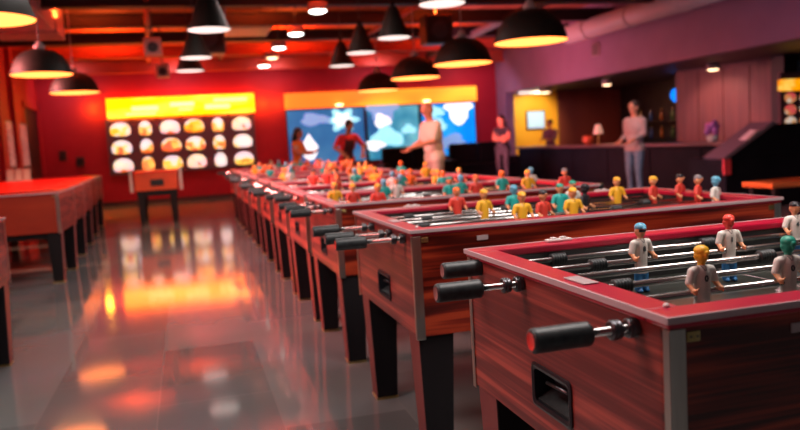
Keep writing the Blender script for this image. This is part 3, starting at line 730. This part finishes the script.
for n_, y in enumerate([4.10, 5.22, 6.30, 7.58, 8.99, 10.26, 11.6, 13.1]):
    pl = []
    for k in range(6):
        xs = sorted(rnd.uniform(-.66, .66) for _ in range(rnd.choice([1, 1, 2, 2])))
        last = -9
        for x in xs:
            if x - last < .09: continue
            last = x; pl.append((k, x, rnd.choice(['r', 'ro', 'rb', 'y', 'yb', 't', 'tg', 'to', 'w', 'wb', 'o', 'o', 'y', 'r', 't']), (rnd.choice([0, 0, 0, .25, -.3]), rnd.uniform(-.6, .6))))
    if n_ == 0: pl = [(a, x - XT - .8, k_, r_) for a, x, k_, r_ in P3]
    hs = rnd.sample([0, 1, 3, 4], 3) if n_ % 2 else [0, 2, 4]
    foosball_table(XT + (0, .0, 0, 0, 0, 0, 0, 0)[n_], y, names_[n_], {k: rnd.uniform(.16, .27) for k in hs}, pl, ps=1.3 if n_ < 2 else 1.45)

# tables along the left side, fitted with flat red covers
def red_cover(t):
    MB().box(-W / 2 + .03, W / 2 - .03, .03, D - .03, TH, TH + .012, 'redtop', .004).build('red_cover', t)
GL = 'red-topped game tables along the left wall'
foosball_table(-1.10 - W, 4.22, 'red-topped game table cut by the left edge, nearest of the left row', {}, [], cover=red_cover, group=GL)
for x, y, lb in [(-1.25, 8.3, 'red-topped game table second in the left row, gold corner strip facing the aisle'), (-1.3, 9.6, 'red-topped game table third in the left row'), (-1.36, 10.9, 'red-topped game table fourth in the left row'),
                 (-1.43, 12.3, 'red-topped game table fifth in the left row, second from its far end'), (-1.5, 13.9, 'red-topped game table farthest back in the left row')]:
    foosball_table(x - W, y, lb, {}, [], cover=red_cover, group=GL, scale=(1, 1.15, 1.02))

# the single table standing in the aisle in front of the menu board
ct = thing('aisle_game_table', 'small red game table with white ends standing alone before the menu board', 'game table', (-.53, 14.5, 0))
hw = .37
MB().box(-hw, hw, 0, 1.1, .6, .92, 'red_paint', .008).build('cabinet', ct)
MB().box(-hw - .01, hw + .01, -.01, 1.11, .92, .95, 'redtop', .006).build('top_rim', ct)
MB().box(-.1, .13, -.015, 0, .68, .8, 'black', .01).build('coin_slot', ct)
MB().box(-.3, .3, .02, .08, .5, .6, 'leg', .004).build('apron', ct)
for (x, y) in ((-hw + .09, .09), (hw - .09, .09), (-hw + .09, 1.0), (hw - .09, 1.0)):
    MB().hexa([(x - .045, y - .045, 0), (x + .045, y - .045, 0), (x + .045, y + .045, 0), (x - .045, y + .045, 0)], [(x - .07, y - .07, .6), (x + .07, y - .07, .6), (x + .07, y + .07, .6), (x - .07, y + .07, .6)], 'leg').build('leg', ct)
for s in (-1, 1):
    MB().box(s * (hw + .06) - .025, s * (hw + .06) + .025, -.02, .1, .58, 1.0, 'offwhite', .02).build('side_bumper', ct)

# score stands on the left tables
def score_stand(x, y, lb, n=3):
    t = thing('score_stand', lb, 'scoreboard', (x, y, (TH + .012) * 1.02), 0, 'white flip score stands on the red tables')
    MB().box(-.2, .2, -.06, .06, 0, .02, 'offwhite', .004).build('base', t)
    for k in range(n): MB().hexa([(-.19 + k * .13, -.03, .02), (-.08 + k * .13, -.03, .02), (-.08 + k * .13, -.02, .02), (-.19 + k * .13, -.02, .02)], [(-.19 + k * .13, .03, .2), (-.08 + k * .13, .03, .2), (-.08 + k * .13, .04, .2), (-.19 + k * .13, .04, .2)], 'offwhite').build('flip_card', t)
score_stand(-2.5, 8.9, 'white flip score stand on the second left table, near the left picture edge')
score_stand(-2.75, 14.4, 'white flip score stand on the farthest left table, before the dark doorway')

# ------------------------------------------------------------------ bar area
ctr = thing('bar_counter', 'long black bar counter with a brown top under the mauve soffit', 'counter', (XR + .25, 14.6, 0))
MB().box(-.3, .3, -4.6, 4.9, 0, .84, 'counter', .01).build('counter_body', ctr)
MB().box(-.4, .36, -4.7, 5.0, .84, .885, 'counter_top', .008).build('counter_top', ctr)
for k in range(6): MB().box(-.315, -.3, -4.45 + k * 1.58, -4.45 + k * 1.58 + 1.42, .1, .78, 'counter', .006).build('front_panel', ctr)
bk = thing('bar_shelf', 'dark back shelf holding bottles behind the man at the counter', 'shelf', (XF - .25, 18.9, 0))
MB().box(-.25, .25, -1.5, 1.5, 0, .9, 'counter', .01).build('lower_cabinet', bk)
MB().box(-.15, .25, -1.5, 1.5, 1.35, 1.38, 'dark_wall', .004).build('shelf_board', bk)
MB().box(-.15, .25, -1.5, -1.46, .9, 1.8, 'dark_wall').build('side_panel', bk); MB().box(-.15, .25, 1.46, 1.5, .9, 1.8, 'dark_wall').build('side_panel', bk)
bcols = [(.1, .25, .08), (.35, .15, .04), (.03, .1, .3), (.5, .4, .2)]
bl = ['green', 'amber', 'dark blue', 'pale straw']
bm_ = [mat('bottle_glass_%d' % k, c, .15, coat=.5) for k, c in enumerate(bcols)]
for k in range(8):
    t = thing('bottle', '%s bottle on the back shelf of the bar, %s' % (bl[k % 4], 'on the upper board' if k > 3 else 'on the lower cabinet'), 'bottle', (XF - .3, 18.0 + (k % 4) * .5, 1.38 if k > 3 else .9), 0, 'bottles behind the bar')
    MB().lathe([(0, 0), (.045, 0), (.045, .18), (.018, .24), (.016, .3), (0, .3)], bm_[k % 4], seg=16).build('glass_body', t)
    MB().lathe([(0, .3), (.02, .3), (.02, .325), (0, .325)], 'brass', seg=12).build('cap', t)
# round blue illuminated sign
bs = thing('round_sign', 'small round glowing blue sign left of the mauve panels', 'sign', (11.6, 16.3, 1.95))
mt = Matrix.Rotation(PI / 2, 4, 'X')
MB().lathe([(0, 0), (.16, 0), (.17, .03), (.16, .05), (0, .05)], mat('blue_sign_glow', (0, .25, .9), .4, emit=(0, .22, .95), es=1.5), seg=32, axis=mt).build('glowing_disc', bs)
MB().lathe([(.16, -.01), (.18, -.01), (.18, .03), (.16, .03)], 'black', seg=32, axis=mt).build('ring', bs)
MB().tube((0, .02, .17), (0, .02, .5), .01, 'steel_dark', 8).build('hanger', bs)
# monitor before the yellow wall
mo = thing('wall_monitor', 'small pale blue monitor glowing on the yellow wall behind the bar', 'monitor', (10.1, YB, 1.35))
MB().box(-.3, .3, -.07, 0, 0, .55, 'black', .01).build('bezel', mo)
MB().box(-.27, .27, -.076, -.07, .03, .52, mat('pale_blue_screen', (.4, .6, .8), .4, emit=(.3, .55, .8), es=.7)).build('display', mo)
bx = thing('light_strip', 'small white lit strip above the yellow wall behind the bar', 'lamp', (9.75, 20.3, 2.34))
MB().box(-.55, .5, -.1, .1, 0, .11, 'offwhite', .01).build('housing', bx)
MB().box(-.5, .45, -.11, -.1, .02, .09, 'glow_white').build('diffuser', bx)
# right-hand menu board near the right edge
rm = thing('menu_board', 'small lit menu board with three round food pictures at the right picture edge', 'menu board', (11.28, 12.2, 0))
MB().box(-.3, .9, 0, .08, 1.0, 2.1, 'board', .01).build('backing_panel', rm)
M['sign_small'] = sign_mat('small_yellow_lightbox', (1, .32, .0), (1, .6, .1), (2, 1, 4), 2, 1.1)
o = MB().box(-.3, .9, -.02, .08, 1.75, 1.97, 'sign_small', .01).build('light_box', rm); o['label'] = 'glowing yellow light box'
MB().box(-.25, .85, .0, .06, 0, 1.0, 'board').build('stand', rm)
for k in range(3):
    for q in range(3):
        mm = noisy('side_food_%d_%d' % (k, q), [(.4, (.9, .8, .7)), (.5, (.9, .4, .1)), (.6, (.85, .1, .1))], 6, detail=2, emit=.6)
        MB().prism([(.13 * math.cos(2 * PI * j / 20), .1 * math.sin(2 * PI * j / 20)) for j in range(20)], 0, .012, mm, Matrix.Rotation(PI / 2, 4, 'X')).build('menu_picture', rm, (-.08 + q * .35, 0, 1.62 - k * .23))
# display case with sloping glass
dc = thing('display_case', 'black counter display case with a sloping glass front beside the mauve panels', 'display case', (7.27, 9.4, 0), 0)
MB().box(-.1, 2.6, -.4, .4, 0, .72, 'counter', .01).build('case_body', dc)
MB().hexa([(-.1, -.4, .72), (2.6, -.4, .72), (2.6, .0, .72), (-.1, .0, .72)], [(.72, -.4, 1.16), (2.6, -.4, 1.16), (2.6, .0, 1.16), (.72, .0, 1.16)], 'counter').build('upper_hood', dc)
M['smoky'] = mat('smoky_glass', (.22, .17, .2), .18, .3)
MB().hexa([(-.15, -.43, .74), (-.1, -.43, .71), (-.1, .02, .71), (-.15, .02, .74)], [(.67, -.43, 1.2), (.72, -.43, 1.17), (.72, .02, 1.17), (.67, .02, 1.2)], 'smoky').build('sloping_glass', dc)
MB().hexa([(.2, -.435, .96), (.26, -.435, .96), (.26, -.3, .97), (.2, -.3, .97)], [(.4, -.435, 1.09), (.44, -.435, 1.08), (.44, -.3, 1.09), (.4, -.3, 1.1)], 'offwhite').build('price_card', dc)
o = MB().box(-.14, -.02, -.42, -.39, .5, .72, mat('red_label', (.7, .06, .07), .4), .004).build('red_panel', dc); o['label'] = 'red panel on the corner'
# objects on the counter
pf = thing('paper_flower', 'purple paper-like bouquet on the counter next to the display case', 'flowers', (XR - .0, 11.5, .885))
pf.scale = (1.5, 1.5, 1.1)
MB().lathe([(0, 0), (.05, 0), (.07, .1), (.06, .11), (0, .11)], 'offwhite', seg=16).build('vase', pf)
mp_ = mat('purple_paper', (.55, .2, .6), .6)
fl_ = MB()
for k in range(9):
    a = k * 2.4; fl_.ball((.05 * math.cos(a), .05 * math.sin(a), .16 + .018 * k), .045, mp_, (1, .6, 1.2), 10, 8)
fl_.build('petals', pf)
ob = thing('orange_bowl', 'round orange bowl on the bar counter', 'bowl', (XR + .3, 16.3, .885))
MB().lathe([(0, 0), (.08, 0), (.15, .1), (.13, .2), (.1, .2), (.12, .1), (0, .03)], mat('orange_ceramic', (.75, .2, .08), .35), seg=24).build('bowl_body', ob)
MB().lathe([(.1, .2), (.12, .205), (.12, .215), (.1, .215)], 'orange', seg=24).build('bowl_rim', ob)
tl = thing('table_lamp', 'small lamp with a pale shade on the bar counter beside the orange bowl', 'lamp', (XR + .3, 15.85, .885))
MB().lathe([(0, 0), (.07, 0), (.06, .02), (.015, .04), (.012, .3), (0, .3)], 'brass', seg=16).build('base', tl)
MB().lathe([(.11, .25), (.06, .46), (0, .46)], mat('pale_lamp_shade', (.9, .6, .5), .6, emit=(1, .5, .35), es=.5), seg=24).build('lamp_shade', tl)
for (x, y, lb) in [(5.6, 18.6, 'black lounge sofa below the middle blue screen'), (7.5, 18.9, 'black lounge sofa below the right blue screen')]:
    so = thing('sofa', lb, 'sofa', (x, y, 0), 0, 'black lounge sofas before the blue screens')
    MB().box(-.8, .8, -.4, .4, .08, .42, 'counter', .03).build('base', so)
    for q in (-.4, .4): MB().box(q - .38, q + .38, -.4, .15, .42, .54, 'counter', .04).build('seat_cushion', so)
    for q in (-.4, .4): MB().box(q - .39, q + .39, .15, .4, .42, 1.08, 'counter', .07).build('back_cushion', so)
    for q in (-.86, .86): MB().box(q - .08, q + .08, -.4, .4, .08, .68, 'counter', .04).build('armrest', so)
    for qx in (-.8, .8):
        for qy in (-.32, .32): MB().tube((qx, qy, 0), (qx, qy, .08), .025, 'steel_dark', 10).build('foot', so)
# orange bench at the right edge
be = thing('bench', 'low bench with an orange wooden seat at the right picture edge', 'bench', (7.15, 7.5, 0))
MB().box(-.75, 1.6, -.25, .25, .44, .5, 'bench', .01).build('seat', be)
for x in (-.65, 1.45):
    for y in (-.18, .18): MB().box(x - .03, x + .03, y - .03, y + .03, 0, .44, 'leg', .004).build('leg', be)

# ------------------------------------------------------------------ people
def head_parts(bm, c, fwd, s=1.):
    """c head centre, fwd unit vector the face looks to"""
    z = Vector((0, 0, 1)); fwd = Vector(fwd).normalized(); sd = z.cross(fwd).normalized(); up = fwd.cross(sd)
    rot = Matrix((fwd, sd, up)).transposed()
    c = Vector(c)
    ell(bm, c + up * .015, (.098 * s, .076 * s, .105 * s), rot)
    ell(bm, c + fwd * .02 - up * .05, (.072 * s, .06 * s, .068 * s), rot)       # jaw
    ell(bm, c + fwd * .1 - up * .012, (.016 * s, .013 * s, .022 * s), rot)      # nose
    ell(bm, c + fwd * .086 - up * .05, (.014 * s, .026 * s, .010 * s), rot)     # mouth
    ell(bm, c + fwd * .078 + up * .025, (.018 * s, .05 * s, .010 * s), rot)     # brow
    for q in (-1, 1): ell(bm, c + sd * q * .08 - up * .005, (.02 * s, .012 * s, .032 * s), rot)
    return rot
def hand(bm, w, d, side, thumb):
    """wrist w, direction d, side = across the palm"""
    w = Vector(w); d = Vector(d).normalized(); sd = Vector(side).normalized(); nrm = d.cross(sd)
    capsule(bm, w, w + d * .035, .024, .026)
    for q in (-.5, .5): capsule(bm, w + d * .02 + sd * q * .036, w + d * .075 + sd * q * .044, .019, .017)
    for k, ln in enumerate((.062, .075, .07, .054)):
        o = sd * (-.033 + k * .022) * 1.1
        a = w + d * .085 + o; b = a + (d * .8 - nrm * .25).normalized() * ln * .5; c = b + (d * .5 - nrm * .7).normalized() * ln * .55
        capsule(bm, a, b, .0105, .0095); capsule(bm, b, c, .0095, .008)
    a = w + d * .03 - sd * .03 * thumb; b = a + (d * .7 - sd * thumb * .8).normalized() * .045
    capsule(bm, a, b, .014, .011); capsule(bm, b, b + (d - nrm * .3).normalized() * .03, .0105, .009)
def person(label, loc, rz, pose, mats, hair, group=None):
    """local frame: the person faces -Y. pose: joints."""
    P = dict(hip=.93, lean=0., armL=[(-.21, -.02, -.25), (-.2, -.2, -.38)], armR=[(.21, -.02, -.25), (.2, -.2, -.38)], look=(0, -1, -.1), legs=((-.1, 0), (.1, 0)), fem=False, h=1.)
    P.update(pose)
    bm = bmesh.new(); s = P['h']
    hip = Vector((0, 0, .93 * s)); ln = P['lean']
    ax = Vector((0, -math.sin(ln), math.cos(ln)))
    chest = hip + ax * .33 * s; neck = hip + ax * .53 * s; hd = neck + (ax + Vector((0, -.15, .3))).normalized() * .17 * s
    g = P.get('g', 1.)
    sh = (.185 * s if not P['fem'] else .16 * s) * (1 + (g - 1) * .5)
    wst = hip + ax * .14 * s
    capsule(bm, hip + Vector((-.075, 0, 0)), hip + Vector((.075, 0, 0)), .115 * s * g, .115 * s * g, .9)
    ell(bm, wst, ((.145 * s if not P['fem'] else .125 * s) * g, .105 * s * g * g, .15 * s)) 
    ell(bm, chest, ((.185 * s if not P['fem'] else .16 * s) * g, .125 * s * g, .21 * s), Matrix.Rotation(ln, 3, 'X'))
    capsule(bm, neck - ax * .06 + Vector((-sh * .82, 0, 0)), neck - ax * .06 + Vector((sh * .82, 0, 0)), .07 * s, .07 * s)
    capsule(bm, neck - ax * .05, hd, .058 * s, .052 * s)
    rot = head_parts(bm, hd, P['look'], s)
    for sg_, key in ((-1, 'armL'), (1, 'armR')):
        S = neck - ax * .07 * s + Vector((sg_ * sh, 0, 0)); el = neck + Vector(P[key][0]) * s; wr = neck + Vector(P[key][1]) * s
        capsule(bm, S, el, .06 * s, .046 * s); capsule(bm, el, wr, .043 * s, .028 * s)
        dd = (wr - el).normalized()
        sdv = dd.cross(Vector((0, 0, 1)))
        if sdv.length < .1: sdv = Vector((1, 0, 0))
        hand(bm, wr, dd, sdv, sg_)
    for (x, y), (kx, ky) in zip(P['legs'], ((-.1, -.02), (.1, -.02))):
        top = hip + Vector((kx, 0, -.02)); foot = Vector((x, y, .09)); kn = (top + foot) / 2 + Vector((0, -.035, .02))
        capsule(bm, top, kn, .098 * s, .066 * s); capsule(bm, kn, foot, .064 * s, .042 * s)
        capsule(bm, foot + Vector((0, .03, -.045)), foot + Vector((0, -.15, -.055)), .045, .035)
    me = remesh(bm, .0085, 4)
    for k in ('skin', 'top', 'arm', 'bottom', 'shoe', 'front', 'eye'): me.materials.append(M[mats.get(k, mats['top'])])
    hl = hip.z
    sleeve = P.get('sleeve', .5)
    for p in me.polygons:
        c = p.center; v = c - neck; along = v.dot(ax); i = 0
        hv = c - hd
        if hv.length < .17 * s and along > .02: 
            i = 0
            lv = rot.transposed() @ hv
            if lv.x > .07 * s and abs(lv.z - .008) < .008 and .02 < abs(lv.y) < .045: i = 6
        elif along > -.005 and abs(c.x) < .075: i = 0
        else:
            on_arm = False
            for key, sg_ in (('armL', -1), ('armR', 1)):
                S = neck - ax * .07 * s + Vector((sg_ * sh, 0, 0)); el = neck + Vector(P[key][0]) * s; wr = neck + Vector(P[key][1]) * s
                if sg_ * c.x > 0:
                    best = None
                    for (a_, b_, t0, rr) in ((S, el, 0, .075), (el, wr + (wr - el).normalized() * .2, .5, .062)):
                        t_ = max(0, min(1, (c - a_).dot(b_ - a_) / (b_ - a_).length_squared)); q = (c - a_ - (b_ - a_) * t_).length
                        if q < rr * s + .03 and (best is None or q < best[0]): best = (q, t_, t0)
                    if best and not (best[2] == 0 and best[1] < .25) and (best[2] == .5 or abs(c.x) > sh * .98):
                        tt = best[1] * .5 + best[2]
                        i = 2 if tt < sleeve else 0; on_arm = True
            if not on_arm:
                if c.z > hl - .06: i = 1
                elif c.z > .1: i = 3
                else: i = 4
                if i == 1 and 'front' in mats and c.y < -.02 and abs(c.x) < .11 and along < -.08: i = 5
        p.material_index = i
    o = link('person', me, None, loc, (0, 0, rz)); tag(o, label, 'person', group)
    # hair: a shell hugging the skull
    hb = bmesh.new()
    if hair:
        hm, style = hair
        up = rot @ Vector((0, 0, 1)); fw = rot @ Vector((1, 0, 0))
        ell(hb, hd + up * .038 - fw * .022, (.103 * s, .088 * s, .098 * s), rot)
        if style == 'long':
            ell(hb, hd - fw * .06 - up * .08, (.06, .085, .17), rot)
            for q in (-1, 1): ell(hb, hd - fw * .02 + (rot @ Vector((0, q * .07, -.07))), (.045, .025, .12), rot)
        if style == 'bun': ell(hb, hd - fw * .1 + up * .09, (.05, .05, .05), rot)
        hme = remesh(hb, .009, 3)
        # clip the part before the face
        b2 = bmesh.new(); b2.from_mesh(hme)
        kill = [v for v in b2.verts if (rot.transposed() @ (v.co - hd)).x > .062 and (rot.transposed() @ (v.co - hd)).z < .075]
        bmesh.ops.delete(b2, geom=kill, context='VERTS'); b2.to_mesh(hme); b2.free()
        hme.materials.append(M[hm]); link('hair', hme, o)
    else: hb.free()
    return o
M['p_skin'] = mat('person_skin', (.62, .27, .17), .5)
M['p_skin_dark'] = mat('person_skin_brown', (.36, .15, .09), .5)
M['p_orange_skin'] = mat('person_skin_tan', (.6, .25, .12), .5)
M['cloth_white'] = noisy('cream_cotton_shirt', [(.3, (.55, .5, .42)), (.7, (.66, .6, .52))], 8, rough=.8)
M['cloth_grey'] = noisy('pale_grey_shirt', [(.3, (.36, .29, .29)), (.7, (.46, .38, .37))], 8, rough=.8)
M['cloth_red'] = noisy('red_cotton_shirt', [(.3, (.55, .02, .03)), (.7, (.7, .03, .04))], 8, rough=.8)
M['cloth_dark'] = noisy('black_cloth', [(.3, (.012, .012, .015)), (.7, (.03, .028, .03))], 8, rough=.8)
M['cloth_maroon'] = mat('dark_maroon_cloth', (.07, .012, .016), .8)
M['cloth_orange'] = noisy('orange_top', [(.3, (.75, .22, .04)), (.7, (.85, .32, .06))], 8, rough=.8)
M['cloth_purple'] = mat('dusky_purple_cloth', (.2, .1, .16), .8)
M['denim'] = noisy('blue_denim', [(.3, (.10, .2, .3)), (.7, (.18, .3, .42))], 20, rough=.85)
M['khaki'] = mat('khaki_cloth', (.42, .34, .3), .8)
M['hair_black'] = mat('black_hair', (.012, .01, .01), .5)
M['hair_brown'] = mat('dark_brown_hair', (.035, .018, .014), .5)
M['eye'] = mat('dark_eye', (.02, .015, .012), .3)
def mm_(**k): k['eye'] = 'eye'; return k
# man in white, seen in profile, reaching to the tables on his right hand side
person('bald man in a cream short-sleeved shirt leaning over the tables at centre', (3.72, 11.3, 0), -1.35,
       dict(g=1.17, lean=.1, sleeve=.45, look=(0, -1, -.4), armL=[(-.2, -.06, -.3), (-.14, -.31, -.4)], armR=[(.2, -.08, -.3), (.12, -.33, -.36)], h=1.03),
       mm_(skin='p_skin', top='cloth_white', arm='cloth_white', bottom='khaki', shoe='black'), None)
person('person in a red shirt with a dark apron bending over the far tables', (3.15, 15.3, 0), .25,
       dict(lean=.3, sleeve=.45, look=(.1, -1, -.7), armL=[(-.32, -.02, -.25), (-.2, -.2, -.42)], armR=[(.32, -.02, -.25), (.2, -.2, -.42)], h=.99),
       mm_(skin='p_skin_dark', top='cloth_red', arm='cloth_red', bottom='cloth_dark', shoe='black', front='cloth_maroon'), ('hair_black', 'short'))
person('woman with long dark hair and an orange top before the left blue screen', (2.27, 16.2, 0), .9,
       dict(lean=.1, fem=True, sleeve=.3, look=(.2, -1, -.3), armL=[(-.18, -.1, -.27), (-.12, -.32, -.3)], armR=[(.18, -.1, -.27), (.1, -.33, -.26)], h=.93),
       mm_(skin='p_skin', top='cloth_orange', arm='cloth_white', bottom='cloth_dark', shoe='black'), ('hair_black', 'long'))
person('woman in a black vest with bare arms standing left of the bar counter', (7.3, 17.0, 0), -.9,
       dict(g=1.2, fem=True, sleeve=.0, look=(-.3, -1, -.3), armL=[(-.2, -.03, -.27), (-.05, -.24, -.24)], armR=[(.2, -.03, -.27), (.05, -.26, -.3)], h=.97),
       mm_(skin='p_orange_skin', top='cloth_dark', arm='p_orange_skin', bottom='cloth_dark', shoe='black'), ('hair_brown', 'long'))
person('bartender in a dusky purple shirt behind the bar in front of the yellow wall', (9.75, 19.35, 0), -.9,
       dict(sleeve=.8, look=(-.2, -1, -.2), armL=[(-.2, -.08, -.27), (-.14, -.3, -.3)], armR=[(.2, -.08, -.27), (.14, -.3, -.3)], h=.9),
       mm_(skin='p_skin', top='cloth_purple', arm='cloth_purple', bottom='cloth_dark', shoe='black'), ('hair_black', 'short'))
person('man in a pale grey long-sleeved shirt and jeans waiting at the bar counter', (7.42, 11.6, 0), -1.3,
       dict(g=1.12, lean=-.04, sleeve=.72, look=(-.1, -1, -.1), armL=[(-.21, .0, -.3), (-.14, -.24, -.42)], armR=[(.21, .0, -.3), (.14, -.26, -.42)], h=.96),
       mm_(skin='p_skin', top='cloth_grey', arm='cloth_grey', bottom='denim', shoe='black'), ('hair_brown', 'short'))

# ------------------------------------------------------------------ room lighting
RED = (1, .10, .04); PINK = (1, .42, .38)
# red uplights washing the ceiling between the beams
for (x, y, p) in [(-1.5, 13.4, 90), (1.5, 13.4, 100), (4.8, 13.4, 80), (-1.4, 17.6, 120), (2.5, 17.6, 130), (6.4, 17.6, 90), (0, 19.6, 40), (4.5, 19.6, 40), (2, 10.6, 40), (6, 10.6, 20)]:
    add_light('AREA', (x, y, 3.5), p, (1, .11, .015), .6, (PI, 0, 0), sy=.3)
# wash lights added to tint the back wall crimson, no fixtures
for x in (-2.6, 0, 2.4, 5.2, 7.8):
    add_light('AREA', (x, 19.9, 3.2), 9, (1, .5, .62), .5, (R(50), 0, 0))
# neutral fill lights added over the room, no fixtures built
for (x, y, p) in [(-.9, 2.5, 50), (-.9, 6.5, 40), (.6, 9.9, 35), (1.5, 2.0, 65), (1.6, 5.5, 30), (1.6, 9.3, 30)]:
    add_light('AREA', (x, y, 3.1), p, (1, .9, .86), .9, (0, 0, 0), sy=1.2)
# unseen red lights at left, added for the table ends
o = add_light('AREA', (-3.25, 9.2, 2.95), 270, (1, .25, .23), .4, (0, R(-67), 0), sy=9)
o.data.spread = R(44)
o = add_light('AREA', (-3.25, 2.4, 2.95), 9, (1, .25, .22), .4, (0, R(-67), 0), sy=3)
o.data.spread = R(60)
add_light('SPOT', (-2.2, 9.4, 2.25), 170, (1, .4, .25), .06, (R(20), 0, 0), spot=95)  # added spot to brighten the red table tops
add_light('SPOT', (-2.4, 12.2, 2.25), 170, (1, .4, .25), .06, (R(20), 0, 0), spot=95)  # second added spot for the red tops
add_light('SPOT', (1.9, 1.2, 2.2), 50, (1, .78, .7), .12, (R(38), 0, 0), spot=75)  # added spot onto the second table's front
add_light('SPOT', (-.3, 11.8, 2.4), 90, (1, .75, .6), .12, (R(48), 0, 0), spot=40)  # added spot to brighten the aisle table
for x, z, p in ((-2.15, 2.5, 14), (2.15, 2.45, 12), (2.55, 2.45, 6)):
    add_light('POINT', (x, 20.75, z), p, (1, .42, .02), .08)  # added points for the orange glow beside the light boxes
# the lounge side: soffit wash and bar fill, all added without fixtures
o = add_light('AREA', (6.2, 16.5, 2.2), 130, (1, .25, .36), 5, (0, R(-110), 0), sy=.2)
add_light('AREA', (5.6, 9, 2.9), 26, (.55, .5, 1), 8, (0, R(-100), 0), sy=.3)
add_light('SPOT', (9.9, 19.6, 2.3), 130, (1, .75, .35), .1, (R(62), 0, 0), spot=85)
add_light('AREA', (11.3, 18.5, 2.3), 30, (1, .4, .25), .5)
add_light('SPOT', (6.6, 10.6, 2.9), 80, (1, .8, .75), .15, (R(15), R(-25), 0), spot=70)
add_light('SPOT', (10.2, 14.2, 2.3), 55, (1, .4, .3), .1, (0, R(-35), 0), spot=110)

o = add_light('SPOT', (6.6, 17.6, 2.6), 110, (.68, .55, 1), .1, spot=50)  # bluish spot added to lift the short return wall
o.rotation_euler = (Vector((8.9, 20.8, 1.8)) - o.location).to_track_quat('-Z', 'Y').to_euler()
w = bpy.data.worlds.new('W'); scene.world = w; w.use_nodes = True
w.node_tree.nodes['Background'].inputs[0].default_value = (.8, .78, .85, 1)
w.node_tree.nodes['Background'].inputs[1].default_value = .07

# ------------------------------------------------------------------ camera
Fv = Vector((0.26391752, 0.9598183, -0.09537495)); Rv = Vector((0.96110092, -0.27003523, -0.05801714)); Uv = Vector((0.08144051, 0.07635321, 0.99374928))
cd = bpy.data.cameras.new('camera'); cam = bpy.data.objects.new('camera', cd); COL.objects.link(cam)
m3 = Matrix((Rv, Uv, -Fv)).transposed()
cam.matrix_world = Matrix.Translation((0, 0, 1.2215)) @ m3.to_4x4()
cd.sensor_width = 36; cd.lens = 766.42 / 800 * 36
cd.clip_start = .02; cd.clip_end = 100
cd.dof.use_dof = True; cd.dof.focus_distance = 2.0; cd.dof.aperture_fstop = 2.7
scene.camera = cam
vs = scene.view_settings
vs.view_transform = 'Standard'; vs.look = 'None'; vs.gamma = 1; vs.use_curve_mapping = False; vs.exposure = 0
